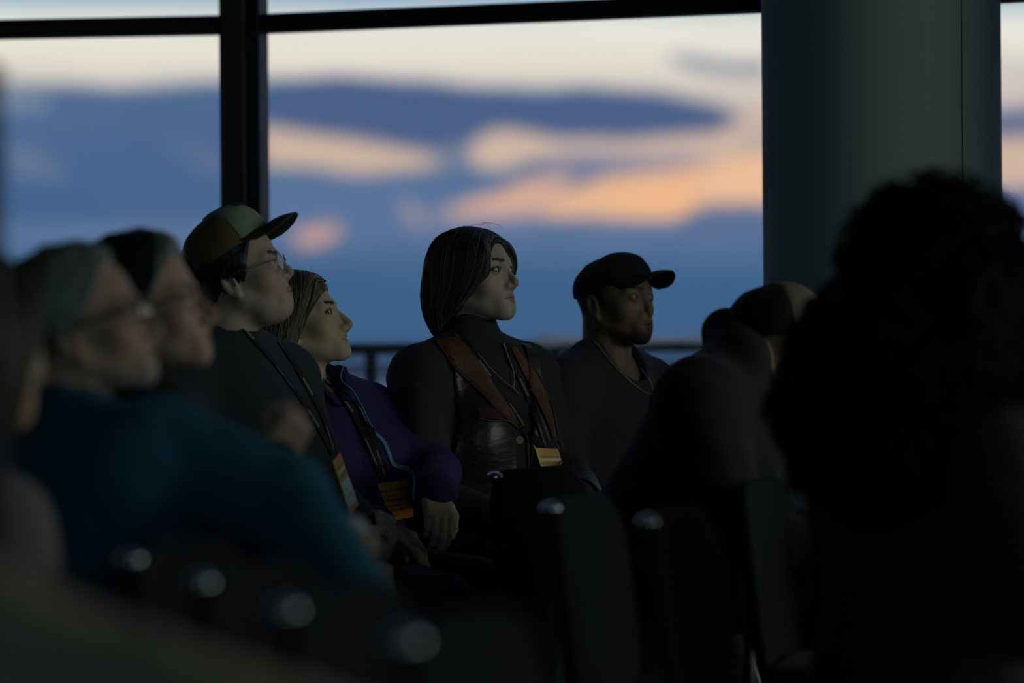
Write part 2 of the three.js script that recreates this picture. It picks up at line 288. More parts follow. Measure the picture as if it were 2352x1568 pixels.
function mullion(p, turn) {
  const g = new THREE.Group(); mullions++; g.name = 'trim_' + mullions; g.position.set(p.x, 0, p.z); g.rotation.y = turn; g.userData = { kind: 'structure', label: 'dark upright mullion between window panes' }; scene.add(g);
  put('mullion_post', box(0.112, CEIL, 0.1, 0, CEIL / 2, 0, 0.006), M.frame, g);
  put('cover_strip', box(0.062, CEIL, 0.016, -0.012, CEIL / 2, 0.056, 0.006), M.frameFace, g);
}
const BAY = 1.9;
for (const [dir, n] of [[dirL, 4], [dirR, 4]]) for (let i = 0; i < n; i++) {
  const total = dir === dirL ? (corner.x - XL) / -dir.x : (XR - corner.x) / dir.x, a = corner.clone().addScaledVector(dir, i * BAY + 0.05), endAt = i === n - 1 ? total : (i + 1) * BAY - 0.05, b = corner.clone().addScaledVector(dir, endAt);
  dir === dirL ? windowBay(b, a) : windowBay(a, b);
  if (i < n - 1) mullion(corner.clone().addScaledVector(dir, (i + 1) * BAY), -Math.atan2(dirR === dir ? dir.z : -dir.z, Math.abs(dir.x)));
}
mullion(corner, -0.2);

// Big round column in front of the window, clad in two shells with a joint between them.
{
  const c = at(2029, 784, 8.5), R = 0.291, g = new THREE.Group(); g.name = 'column'; g.position.set(c.x, 0, c.z); g.userData = { kind: 'structure', label: 'big round grey column in front of the window' }; scene.add(g);
  const a0 = Math.asin(0.57);                     // the joint as seen from the front, right of the middle
  for (const [s, l] of [[a0 + 0.006, Math.PI - 0.012], [a0 + Math.PI + 0.006, Math.PI - 0.012]]) { const shell = new THREE.CylinderGeometry(R, R, CEIL, 48, 1, true, s, l); put('cladding_shell', shell, M.plaster, g); }
  put('core', new THREE.CylinderGeometry(R - 0.006, R - 0.006, CEIL, 48), M.wall, g);
  g.children.forEach((m) => m.position.y = CEIL / 2);
}

// Outside: the terrace, its railing with snow on the top rail, a snow covered roof and the valley far below.
{
  const rd = 12, p0 = at(1275, 797, rd);
  const g = new THREE.Group(); g.name = 'trim_' + (++mullions); g.position.set(0, 0, -rd); g.userData = { kind: 'structure', label: 'terrace railing with snow on its top rail outside the window' }; scene.add(g);
  put('top_rail', box(14, 0.04, 0.07, 0, p0.y, 0, 0.008), M.rail, g);
  put('bottom_rail', box(14, 0.03, 0.05, 0, 0.12, 0, 0.006), M.rail, g);
  const step = at(1275, 797, rd).x - at(852, 797, rd).x;
  for (let i = -8; i <= 8; i++) put('railing_post', box(0.042, p0.y, 0.045, at(1275, 797, rd).x + i * step, p0.y / 2, 0, 0.006), M.rail, g);
  for (const [a, b, h] of [[1222, 2400, 0.04], [1130, 1192, 0.034]]) {
    const xa = at(a, 797, rd).x, xb = at(b, 797, rd).x, n = 40, pts = [], w = 0.075;
    const f = (x, y, z) => { const k = h * (0.75 + 0.4 * noise3(x * 9, 1, 2)), e = Math.min(1, Math.min(x - xa, xb - x) / 0.05); return ell(0, y - p0.y - 0.018, z, 1, Math.max(0.004, k * Math.sqrt(Math.max(0.02, e))) , w / 2 * 1.1) * 0.6; };
    put('snow_cap', meshField((x, y, z) => Math.max(f(x, y, z), xa - x, x - xb), V(xa - 0.02, p0.y - 0.03, -0.05), V(xb + 0.02, p0.y + 0.08, 0.05), 0.009), M.snow, g);
  }
  struct('terrace_deck', box(30, 0.2, 5, 0, -0.16, -12.2), M.deck, 'terrace floor outside the window');
  const roofFar = 34, yTop = at(1176, 868, roofFar).y;
  struct('snow_roof', box(70, 0.5, 20, 0, yTop - 0.25, -roofFar + 10), M.snow, 'snow covered roof beyond the railing');
  struct('roof_parapet', box(70, 0.16, 0.4, 0, yTop + 0.02, -roofFar - 0.2), M.rail, 'dark edge of the snow covered roof');
  struct('valley', new THREE.PlaneGeometry(6000, 3900).rotateX(-Math.PI / 2).translate(0, -18, -2050), M.valley, 'hazy valley floor far below the terrace');
}

// Pier added out of view, to keep the screen's light off the column.
struct('wall_light_block', box(0.25, CEIL, 0.62, 1.72, CEIL / 2, -8.21), M.wall, 'unseen wall pier added to shade the column');

// The watched screen and the added fill screen, out of the frame.
for (const S of SCREENS) {
  const g = thing('projection_screen', S.label, 'screen', S.at.clone(), 'projection screens');
  g.lookAt(S.look);
  put('screen_surface', box(S.w, S.h, 0.02), new THREE.MeshStandardMaterial({ color: 0x222222, emissive: S.color, emissiveIntensity: 0.5, roughness: 0.9 }), g);
  put('screen_border', merge([box(S.w + 0.16, 0.08, 0.05, 0, S.h / 2 + 0.04, 0), box(S.w + 0.16, 0.08, 0.05, 0, -S.h / 2 - 0.04, 0), box(0.08, S.h, 0.05, S.w / 2 + 0.04, 0, 0), box(0.08, S.h, 0.05, -S.w / 2 - 0.04, 0, 0)]), M.frame, g);
  for (const s of [-1, 1]) put('stand_leg', rod(V(s * S.w * 0.4, -S.h / 2 - 0.04, -0.02), V(s * S.w * 0.4, -S.at.y + 0.03, -0.02), 0.025), M.frame, g);
}

// ---------------------------------------------------------------- people: heads, hands, bodies, clothes
// Head axes: x = the person's left, y = up, z = the way the face points; the origin lies level with the eyes between the ears.
function frame(origin, yaw, pitch = 0, roll = 0, scale = 1) {
  const f = V(Math.cos(yaw) * Math.cos(pitch), Math.sin(pitch), Math.sin(yaw) * Math.cos(pitch)), l = V().crossVectors(V(0, 1, 0), f).normalize(), u = V().crossVectors(f, l);
  const m = new THREE.Matrix4().makeBasis(l, u, f); m.multiply(new THREE.Matrix4().makeRotationZ(roll)); m.scale(V(scale, scale, scale)); m.setPosition(origin);
  return m;
}
const rad = (d) => d * Math.PI / 180;
const inLocal = (m, f, s = 1) => { const e = m.clone().invert().elements; return (x, y, z) => f(e[0] * x + e[4] * y + e[8] * z + e[12], e[1] * x + e[5] * y + e[9] * z + e[13], e[2] * x + e[6] * y + e[10] * z + e[14]) * s; };

function headField(o) {
  const fw = o.faceW ?? 1, ny = o.noseY ?? -0.038, nz = o.noseZ ?? 0.116, nw = o.noseW ?? 1, cz = o.chinZ ?? 0.074, cy = o.chinY ?? -0.096, lip = o.lip ?? 1, soft = o.soft ?? 0, lz = o.lipZ ?? 0, cr = o.crown ?? 0;
  return (x, y, z) => {
    const ax = Math.abs(x);
    let d = ell(ax, y - 0.036 + cr * 0.5, z + 0.012, 0.0735, 0.082 - cr * 0.5, 0.099);
    d = smin(d, ell(ax, y + 0.032, z - 0.032, 0.058 * fw + soft, 0.072, 0.056), 0.035);
    d = smin(d, cone(ax, y, z, 0.049 * fw, -0.055, 0.0, 0.012, cy + 0.002, cz - 0.012, 0.0175 + soft, 0.0155), 0.03);
    d = smin(d, sph(ax * 0.8, y - cy, z - cz, 0.0165 + soft * 0.5), 0.018);
    if (o.doubleChin) d = smin(d, ell(ax, y - cy + 0.005, z - cz + 0.04, 0.04, 0.022, 0.035), 0.03);
    d = smin(d, sph(ax - 0.044 * fw, y + 0.03, z - 0.055, 0.0185 + soft * 0.6), 0.028);
    d = smin(d, cone(ax, y, z, 0.042, 0.016, 0.068, 0.012, 0.014, 0.0835, 0.009, 0.0105), 0.016);            // brow
    d = smax(d, -sph(ax - 0.033, y + 0.003, z - 0.101, 0.0185), 0.014);                                     // sockets
    d = smin(d, sph(ax - 0.0325, y, z - 0.0745, 0.0147), 0.005);                                            // lids
    if (!o.closed) d = smax(d, -ell(ax - 0.0335, y + 0.0002 * 1 - 0.0006, z - 0.0905, 0.0135, o.eyeOpen ?? 0.0043, 0.0105), 0.0025);
    let n = cone(ax * 1.1, y, z, 0, 0.007, 0.083, 0, ny + 0.009, nz - 0.0115, 0.0066 * nw, 0.0074 * nw);
    n = smin(n, cone(ax, y, z, 0, ny - 0.007, nz - 0.028, 0, ny - 0.0005, nz - 0.0092, 0.0075, 0.0085 * (0.6 + 0.4 * nw)), 0.009);
    n = smin(n, ell(ax - 0.0125 * nw, y - ny + 0.0045, z - nz + 0.026, 0.0062 * nw, 0.0075, 0.0105), 0.006);
    n = smin(n, cone(ax, y, z, 0, 0.002, 0.078, 0, ny + 0.001, nz - 0.031, 0.0095, 0.0125 * (0.7 + 0.3 * nw)), 0.006);
    n = smin(n, ell(ax, y - ny + 0.0065, z - nz + 0.025, 0.0125 * nw, 0.0085, 0.0155), 0.006);
    d = smin(d, n, 0.0095);
    d = smax(d, -ell(ax - 0.0075 * nw, y - ny + 0.0155, z - nz + 0.021, 0.003 * nw, 0.004, 0.0052), 0.002);   // nostrils
    d = smin(d, ell(ax, y + 0.068, z - 0.074 - lz, 0.03, 0.022, 0.0175), 0.02);                             // round the mouth
    const w = Math.min(1, ax / 0.026), back = 0.016 * w * w;
    d = smin(d, ell(ax, y + 0.0628 - 0.002 * w, z - 0.0905 - lz + back, 0.024, 0.0048 * lip, 0.0062 * lip), 0.006);
    d = smin(d, ell(ax, y + 0.0735, z - 0.0895 - lz + back, 0.020, 0.0056 * lip, 0.0064 * lip), 0.006);
    d = smax(d, -ell(ax, y + 0.0678, z - 0.0975 - lz + back, 0.0255, o.mouthOpen ?? 0.0012, 0.008), 0.002);
    // ears
    const ey = y + 0.02, ez = z + 0.014 + ey * 0.2;
    let ear = ell(ax - 0.0745 - Math.max(0, -ez) * 0.35, ey, ez, 0.0068, 0.0295, 0.0165);
    ear = smin(ear, sph(ax - 0.0735, ey + 0.025, ez - 0.004, 0.0075), 0.008);
    ear = smax(ear, -ell(ax - 0.083, ey - 0.006, ez - 0.003, 0.0068, 0.0165, 0.0085), 0.003);
    ear = smin(ear, sph(ax - 0.0765, ey + 0.002, ez - 0.0125, 0.0042), 0.004);
    d = smin(d, ear, 0.007);
    return d;
  };
}
const browAt = (x, y, z, o) => { const ax = Math.abs(x); return cone(ax, y, z, 0.015, 0.0185, 0.092, 0.036, 0.0235, 0.082, 0.0045, 0.004) < 0 || cone(ax, y, z, 0.036, 0.0235, 0.082, 0.05, 0.017, 0.066, 0.004, 0.003) < 0; };
function skinColor(o) {
  const s = o.skin, lipc = o.lipColor ?? [s[0] * 0.85, s[1] * 0.55, s[2] * 0.55], brow = o.browColor ?? [0.03, 0.022, 0.016], lz = o.lipZ ?? 0, lip = o.lip ?? 1;
  return (x, y, z) => {
    let c = s; const n = 1 + 0.10 * fbm(x * 60, y * 60, z * 60, 3); c = [s[0] * n, s[1] * n * (1 - 0.04 * noise3(x * 40, y * 40, 3)), s[2] * n];
    const ax = Math.abs(x);
    if (z > 0.04) {
      if (o.flush) { const k = o.flush * Math.exp(-((ax - 0.045) ** 2 + (y + 0.04) ** 2 + (z - 0.06) ** 2) / 0.0009) * (0.75 + 0.5 * fbm(x * 90, y * 90, z * 90, 2)); c = [c[0], c[1] * (1 - 0.4 * k), c[2] * (1 - 0.45 * k)]; }
      const w = Math.min(1, ax / 0.026), back = 0.016 * w * w;
      const dl = Math.min(ell(ax, y + 0.0625 - 0.002 * w, z - 0.0905 - lz + back, 0.0245, 0.0056 * lip, 0.011), ell(ax, y + 0.074, z - 0.0895 - lz + back, 0.021, 0.0062 * lip, 0.011));
      if (dl < 0) c = lipc;
      if (browAt(x, y, z) && hash3(Math.round(x * 900), Math.round(y * 500), Math.round(z * 900)) > 0.03) c = brow;
      if (o.lash && Math.abs(ell(ax - 0.0335, y - 0.0006, 0, 0.0135, (o.eyeOpen ?? 0.0048) + 0.0006, 1)) < 0.0016 && z > 0.07 && ax < 0.05) c = [0.02, 0.016, 0.014];
    }
    if (o.beard && y < -0.035 && z > 0.015) {
      const edge = 0.006 * fbm(x * 130, y * 130, z * 130, 2), jaw = sstep(-0.004, 0.024, -y - 0.076 + Math.max(0, 0.05 - z) * 0.3 + edge), tash = 0.9 * sstep(0.004, -0.002, cone(ax, y, z, 0, -0.0535, 0.094, 0.029, -0.061, 0.075, 0.006, 0.004) - edge * 0.5), goat = 0.85 * Math.max(sstep(0.004, -0.002, cone(ax, y, z, 0.029, -0.061, 0.074, 0.025, -0.09, 0.07, 0.005, 0.006) - edge * 0.5), sstep(0.006, -0.004, ell(ax, y + 0.098, z - 0.082, 0.028, 0.0145, 0.03) - edge));
      let k = Math.max(o.beard[3] * jaw * sstep(0.0, 0.03, z), tash, goat); if (y < -0.112) k *= 1 - sstep(-0.112, -0.124, y);
      k *= 0.7 + 0.45 * hash3(Math.round(x * 700), Math.round(y * 700), Math.round(z * 700)); c = [lerp(c[0], o.beard[0], k), lerp(c[1], o.beard[1], k), lerp(c[2], o.beard[2], k)];
    }
    if (o.scalp) { const ed = 0.008 * fbm(x * 90, y * 90, z * 90, 2), sd = Math.max(sstep(0.022, 0.034, y - Math.max(0, z) * 0.5 + ed), sstep(-0.02, -0.036, z + ed) * sstep(-0.085, -0.06, y + ed), sstep(0.024, 0.006, z + ed) * sstep(-0.03, -0.012, y + ed) * (ax < 0.0745 ? 1 : 0)); const k = sd * o.scalp[3] * (0.7 + 0.4 * hash3(Math.round(x * 800), Math.round(y * 800), Math.round(z * 800))); c = [lerp(c[0], o.scalp[0], k), lerp(c[1], o.scalp[1], k), lerp(c[2], o.scalp[2], k)]; }
    return c;
  };
}
// A hand: palm and five fingers. Axes: y along the fingers, x towards the thumb, z out of the back of the hand; origin at the wrist. curl 0 flat .. 1 fist
function handField(curl, thumbIn = 0.4) {
  const bones = [];
  const F = [[0.026, 0.088, 0.040, 0.024, 0.019], [0.006, 0.093, 0.044, 0.028, 0.021], [-0.014, 0.089, 0.041, 0.026, 0.020], [-0.032, 0.079, 0.032, 0.019, 0.017]];
  F.forEach(([x, y, a, b, c], i) => { let p = V(x, y, 0), t = 0; const w = curl * (1 + 0.08 * i); for (const [len, bend, r] of [[a, 1.25 * w, 0.0095], [b, 1.5 * w, 0.0085], [c, 1.0 * w, 0.0075]]) { t += bend; const q = p.clone().add(V(-0.02 * (i - 1) * len * (1 - curl) * -6, Math.cos(t) * len, -Math.sin(t) * len)); bones.push([p, q, r, r * 0.93]); p = q; } });
  const t0 = V(0.028, 0.025, -0.006), t1 = V(0.05 - 0.012 * thumbIn, 0.056, -0.018 - 0.012 * thumbIn), t2 = V(0.056 - 0.03 * thumbIn, 0.088, -0.026 - 0.02 * thumbIn), t3 = V(0.052 - 0.045 * thumbIn, 0.112, -0.03 - 0.022 * thumbIn);
  const thumb = [[t0, t1, 0.0135, 0.0115], [t1, t2, 0.011, 0.0095], [t2, t3, 0.0095, 0.008]];
  return (x, y, z) => {
    let d = cone(x, y, z, 0, -0.018, 0, 0, 0.0, 0, 0.026, 0.025); d = smin(d, ell(x, y + 0.0, z, 0.028, 0.04, 0.02), 0.02);
    const px = Math.abs(x + 0.002) - 0.026, py = Math.abs(y - 0.052) - 0.03, pz = Math.abs(z) - 0.002; let palm = Math.hypot(Math.max(px, 0), Math.max(py, 0), Math.max(pz, 0)) + Math.min(Math.max(px, py, pz), 0) - 0.0125;
    d = smin(d, palm, 0.02);
    for (const [a, b, ra, rb] of bones) { const e = coneV(x, y, z, a, b, ra, rb); d = e < 0.02 ? smin(d, e, 0.004) : Math.min(d, e); }
    for (const [a, b, ra, rb] of thumb) d = smin(d, coneV(x, y, z, a, b, ra, rb), 0.006);
    return d;
  };
}
// matrix that puts a hand at the wrist, fingers along dir, back of the hand towards up
function handFrame(wrist, dir, up, left, s = 1) { const y = dir.clone().normalize(), z = up.clone().addScaledVector(y, -up.dot(y)).normalize(), x = V().crossVectors(y, z); const m = new THREE.Matrix4().makeBasis(x.multiplyScalar(left ? -1 : 1), y, z); m.scale(V(s, s, s)); m.setPosition(wrist); return m; }

const skinMat = (o = {}) => new THREE.MeshPhysicalMaterial({ vertexColors: true, roughness: 0.52, specularIntensity: 0.6, side: THREE.DoubleSide, ...o });
const clothMat = (r, g, b, o = {}) => std(r, g, b, { roughness: 0.92, bumpMap: weaveBump, bumpScale: 0.0004, sheen: 0.25, sheenRoughness: 0.7, sheenColor: new THREE.Color().setRGB(r * 2 + 0.01, g * 2 + 0.01, b * 2 + 0.01), ...o });

/* A seated person. spec: base label, head {px,py,d,yaw,pitch,roll,s, face}, neck [px,py,d], yaw of the torso, hips optional, build,
   arms R/L {elbow, wrist, hand:{dir, up, curl}}, top / legs materials */
function person(spec) {
  const h = spec.head, H = at(h.px, h.py, h.d), hm = frame(H, rad(h.yaw), rad(h.pitch ?? 0), rad(h.roll ?? 0), h.s ?? 1), hs = h.s ?? 1;
  const neck = at(...spec.neck), yaw = rad(spec.yaw), f = V(Math.cos(yaw), 0, Math.sin(yaw)), left = V().crossVectors(V(0, 1, 0), f);
  const hips = spec.hips ? at(...spec.hips) : neck.clone().addScaledVector(f, -(spec.lean ?? 0.05)).setY(0.53);
  const up = neck.clone().sub(hips), len = up.length(); up.normalize();
  const fw = f.clone().addScaledVector(up, -f.dot(up)).normalize(), lf = V().crossVectors(up, fw);
  const tm = new THREE.Matrix4().makeBasis(lf, up, fw).setPosition(neck), T = (x, y, z) => V(x, y, z).applyMatrix4(tm), b = spec.build ?? 1, k = len / 0.5;
  const base = V(hips.x, 0, hips.z);
  const g = thing('person', spec.label, 'person', base);
  // joints
  const arms = {};
  for (const [side, s] of [['R', -1], ['L', 1]]) {
    const a = spec[side] ?? {}, sh = a.shoulder ? at(...a.shoulder) : T(s * 0.172 * b, -0.065, -0.005);
    const el = a.elbow ? at(...a.elbow) : T(s * 0.225 * b, -0.33 * k, 0.03), wr = a.wrist ? at(...a.wrist) : T(s * 0.05, -0.42 * k, 0.26);
    arms[side] = { sh, el, wr, hand: a.hand ?? {} };
  }
  const legs = [-1, 1].map((s) => { const hip = hips.clone().addScaledVector(left, s * 0.09 * b).addScaledVector(f, 0.03), knee = hips.clone().addScaledVector(left, s * (spec.kneeW ?? 0.13)).addScaledVector(f, spec.kneeF ?? 0.44).setY(spec.kneeY ?? 0.52), ankle = knee.clone().addScaledVector(f, -0.1).setY(0.09), toe = ankle.clone().addScaledVector(f, 0.15).setY(0.045); return { hip, knee, ankle, toe }; });
  const torso = (x, y, z) => {                                  // in torso axes, before clothing
    const ax = Math.abs(x), yy = y / k;
    let d = ell(ax, yy + 0.19, z - 0.005, 0.158 * b, 0.22, 0.112 * b);
    d = smin(d, ell(ax, yy + 0.37, z - 0.015 * b, 0.148 * b, 0.17, 0.122 * b + (spec.belly ?? 0)), 0.06);
    d = smin(d, ell(ax, yy + 0.49, z, 0.172 * b, 0.12, 0.135 * b), 0.06);
    d = smin(d, cone(ax, y, z, 0.03, -0.062, -0.01, 0.158 * b, -0.066, -0.008, 0.062 * b, 0.056 * b), 0.05);
    d = smin(d, cone(ax, y, z, 0.02, 0.03 + (spec.trap ?? 0), -0.02, 0.14 * b, -0.045, -0.012, 0.04, 0.05 * b), 0.045);
    if (spec.bust) d = smin(d, ell(ax - 0.07, yy + 0.2, z - 0.085, 0.06, 0.07, 0.055), 0.04);
    return d;
  };
  const torsoW = inLocal(tm, torso);
  const body = (x, y, z, t, arm = 0) => {
    let d = torsoW(x, y, z) - t;
    for (const s of ['R', 'L']) { const a = arms[s], ra = 0.048 * b + t + arm; let e = coneV(x, y, z, a.sh, a.el, ra + 0.006, ra - 0.006); e = smin(e, coneV(x, y, z, a.el, a.wr, ra - 0.006, 0.032 + t + arm * 0.6), 0.02); d = smin(d, e, 0.045); }
    return d;
  };
  const lower = (x, y, z, t) => { let d = 9; for (const l of legs) { let e = coneV(x, y, z, l.hip, l.knee, 0.082 * b + t, 0.058 + t); e = smin(e, coneV(x, y, z, l.knee, l.ankle, 0.056 + t, 0.042 + t), 0.03); d = smin(d, e, 0.03); } d = smin(d, sph(x - hips.x, y - hips.y - 0.0, z - hips.z, 0.13 * b + t), 0.08); return d; };
  // skin: head and neck on a fine grid, hands on their own, the covered body coarse, all one mesh
  const face = { ...h.face }, hf = headField(face), inv = hm.clone().invert(), nb = T(0, -0.02, -0.005).applyMatrix4(inv), nr = (face.neckR ?? 0.054);
  const headNeck = (x, y, z) => { let d = hf(x, y, z); const n = Math.min(cone(x, y, z, 0, -0.03, -0.03, nb.x, nb.y, nb.z, nr, nr * 1.06), 9); d = smin(d, n, 0.025); if (face.adam) d = smin(d, sph(x, y + 0.135, z - 0.012, 0.012), 0.02); return d; };
  const bot = Math.min(nb.y - 0.06, -0.15), cell = h.cell ?? 0.0026;
  const hg = meshField(headNeck, V(-0.105, bot, -0.13 + Math.min(0, nb.z)), V(0.105, 0.135, 0.135 + Math.max(0, nb.z - 0.05)), cell, skinColor(face)); hg.applyMatrix4(hm);
  const pieces = [hg];
  for (const s of ['R', 'L']) { const a = arms[s]; if (a.hand.hide) continue; const dir = a.hand.dir ?? a.wr.clone().sub(a.el), hmx = handFrame(a.wr, dir, a.hand.up ?? V(0, 1, 0), s === 'L', (a.hand.s ?? 1) * 1.0); const gg = meshField(handField(a.hand.curl ?? 0.35, a.hand.thumb ?? 0.4), V(-0.075, -0.06, -0.1), V(0.085, 0.2, 0.06), h.handCell ?? 0.004, () => face.skin); gg.applyMatrix4(hmx); if (s === 'L') { const ix = gg.index.array; for (let i = 0; i < ix.length; i += 3) { const t = ix[i]; ix[i] = ix[i + 1]; ix[i + 1] = t; } } pieces.push(gg); a.handMatrix = hmx; }
  const all = (x, y, z) => Math.min(body(x, y, z, -0.006), lower(x, y, z, -0.006));
  const box3 = new THREE.Box3(); for (const p of [neck, hips, ...Object.values(arms).flatMap((a) => [a.sh, a.el, a.wr]), ...legs.flatMap((l) => [l.knee, l.toe])]) box3.expandByPoint(p); box3.expandByScalar(0.25); box3.min.y = 0.0;
  pieces.push(meshField(all, box3.min, box3.max, 0.016, () => face.skin));
  const bodyMesh = put('body', shifted(mergeGeometries(pieces), base), skinMat(h.skinMat), g);
  // eyes
  const eyes = face.noEyes ? [] : [-1, 1].map((s) => { const e = new THREE.SphereGeometry(0.0124, 28, 20); e.rotateX(Math.PI / 2); const p = e.attributes.position, c = []; const iris = face.iris ?? [0.06, 0.05, 0.035]; for (let i = 0; i < p.count; i++) { const r = Math.hypot(p.getX(i), p.getY(i)), fz = p.getZ(i) > 0; c.push(...(fz && r < 0.0026 ? [0.004, 0.004, 0.004] : fz && r < 0.0061 ? iris : [0.32, 0.31, 0.29])); } e.setAttribute('color', new THREE.Float32BufferAttribute(c, 3)); e.rotateX(rad(-(h.gaze?.[1] ?? 0))); e.rotateY(rad(h.gaze?.[0] ?? 0)); e.translate(s * 0.0325, 0, 0.0748); e.applyMatrix4(hm); return put('eye', shifted(e, base), skinMat({ roughness: 0.3, clearcoat: 0.35, clearcoatRoughness: 0.12 }), bodyMesh); });
  // clothes
  const P = { g, base, hm, hf, headNeck, headW: inLocal(hm, headNeck, hs), tm, T, arms, legs, f, left, up, fw, neck, hips, bodyMesh, k, b };
  const fold = spec.fold ?? 0.006;
  const t = spec.topT ?? 0.014;
  const collar = spec.collar;                                    // { r, h } a standing collar round the neck
  const hn = V(0, -0.03, -0.03).applyMatrix4(hm), nbW = T(0, -0.02, -0.005), nDir = hn.clone().sub(nbW), nLen = nDir.length(); nDir.normalize(); const nTop = nbW.clone().addScaledVector(nDir, 0.4), nCut = (face.neckR ?? 0.054) + 0.004;
  const top = (x, y, z) => {
    let d = body(x, y, z, t, spec.armT ?? 0);
    if (collar) { const a = nbW, e = nbW.clone().addScaledVector(nDir, collar.h); d = smin(d, coneV(x, y, z, a, e, collar.r + (collar.flare ?? 0.008), collar.r), collar.k ?? 0.022); }
    if (spec.hood) d = smin(d, spec.hood(x, y, z, P), 0.03);
    // folds: long creases that run with the cloth
    const w = fbm(x * 9 + y * 4, y * 5 - z * 6, z * 9 + y * 3, 2), w2 = Math.abs(noise3(x * 16 + y * 9, y * 11, z * 16 - y * 7));
    d -= fold * w + fold * 0.5 * w2;
    if (spec.open) d = smax(d, -spec.open(x, y, z, P), 0.006);
    d = smax(d, -(coneV(x, y, z, nbW, nTop, nCut, nCut)), 0.006);
    return d;
  };
  P.top = top;
  const tb = new THREE.Box3(); for (const p of [neck, hips, ...Object.values(arms).flatMap((a) => [a.sh, a.el, a.wr])]) tb.expandByPoint(p); tb.expandByScalar(0.24);
  P.topMesh = put(spec.topName ?? 'jacket', shifted(meshField(top, tb.min, tb.max, spec.topCell ?? 0.0062, spec.topColor ? (x, y, z) => spec.topColor(x, y, z, P) : null), base), spec.topMat, g);
  const lb = new THREE.Box3(); for (const p of [hips, ...legs.flatMap((l) => [l.knee, l.ankle])]) lb.expandByPoint(p); lb.expandByScalar(0.2);
  put('trousers', shifted(meshField((x, y, z) => Math.max(lower(x, y, z, 0.012) - 0.005 * fbm(x * 10, y * 10, z * 10, 2), 0.07 - y), lb.min, lb.max, 0.013), base), spec.legMat ?? clothMat(0.014, 0.015, 0.019), g);
  for (const l of legs) { const q = V(); put('shoe', shifted(meshField((x, y, z) => Math.max(smin(coneV(x, y, z, l.ankle.clone().setY(0.075), l.ankle.clone().setY(0.05), 0.05, 0.05), coneV(x, y, z, l.ankle.clone().setY(0.045), l.toe, 0.045, 0.038), 0.03), 0.002 - y), l.ankle.clone().min(l.toe).subScalar(0.08), l.ankle.clone().max(l.toe).addScalar(0.1), 0.011), base), M.shoe ??= std(0.012, 0.012, 0.012, { roughness: 0.5 }), g); }
  return P;
}

// A baseball cap on a head: six panels, button, brim. o: y (height of the edge), tilt, rx, rz, hgt, brim {len, drop, y}
function cap(P, o, panelMats, brimMat, underMat) {
  const g = new THREE.Group(); g.name = 'cap'; P.g.add(g);
  const cm = P.hm.clone().multiply(new THREE.Matrix4().makeTranslation(0, o.y, o.z ?? -0.008)).multiply(new THREE.Matrix4().makeRotationX(-o.tilt)).multiply(new THREE.Matrix4().makeRotationY(o.turn ?? 0));
  const pt = (th, ph, off = 0) => { const s = Math.sin(th), c = Math.cos(th), fr = Math.max(0, c), e = 2 / (2.15 + 0.5 * fr), cp = Math.cos(ph) ** e, sp = Math.sin(ph) ** e, hh = o.hgt * (1 + 0.06 * fr); return V(s * (o.rx + off) * cp, hh * sp + off * sp, c * (o.rz + off) * cp); };
  const N = 6;
  for (let k = 0; k < N; k++) {
    const a0 = -Math.PI / 2 + (k - 1.5) * 0 + k * Math.PI / 3 + Math.PI / 2 - Math.PI, a1 = a0 + Math.PI / 3, n = 14, m = 12, top = [], under = [], uvs = [];
    for (let i = 0; i <= n; i++) for (let j = 0; j <= m; j++) { const u = j / m, th = lerp(a0, a1, u), ph = Math.min(i / n, 0.985) * Math.PI / 2, seam = -0.0012 * Math.exp(-((Math.min(u, 1 - u) / 0.05) ** 2)), dent = 0.0015 * noise3(th * 3 + k, ph * 4, k); top.push(pt(th, ph, seam + dent).applyMatrix4(cm)); under.push(pt(th, ph, -0.003 + dent).applyMatrix4(cm)); uvs.push(u, i / n); }
    put('panel', shifted(slab(top, under, uvs, n, m), P.base), panelMats(k, (a0 + a1) / 2), g);
  }
  const btn = new THREE.SphereGeometry(0.0075, 12, 8); btn.scale(1, 0.55, 1); btn.translate(0, o.hgt + 0.001, 0); btn.applyMatrix4(cm); put('button', shifted(btn, P.base), panelMats(0, 0), g);
  const br = o.brim, n = 10, m = 20, top = [], under = [], uvs = [];
  for (let i = 0; i <= n; i++) for (let j = 0; j <= m; j++) {
    const u = j / m * 2 - 1, th = u * 1.12, v = i / n, e = pt(th, 0.02, -0.001), out = br.len * Math.pow(Math.max(0, 1 - Math.pow(Math.abs(u), 2.6)), 0.5), q = e.clone().add(V(Math.sin(th) * out * v * 0.15, 0, out * v));
    q.y += br.y * v * (1 - u * u) - br.drop * u * u * Math.min(1, 1.6 * v) * Math.pow(Math.max(0, 1 - Math.abs(u) ** 5), 0.6) + 0.006 * Math.sin(v * Math.PI) * (1 - u * u) + 0.003;
    top.push(q.clone().add(V(0, 0.0022, 0)).applyMatrix4(cm)); under.push(q.clone().add(V(0, -0.0022, 0)).applyMatrix4(cm)); uvs.push(j / m, v);
  }
  put('brim', shifted(slab(top, under, uvs, n, m), P.base), brimMat, g);
  g.userData.pt = pt; g.userData.cm = cm;
  return g;
}
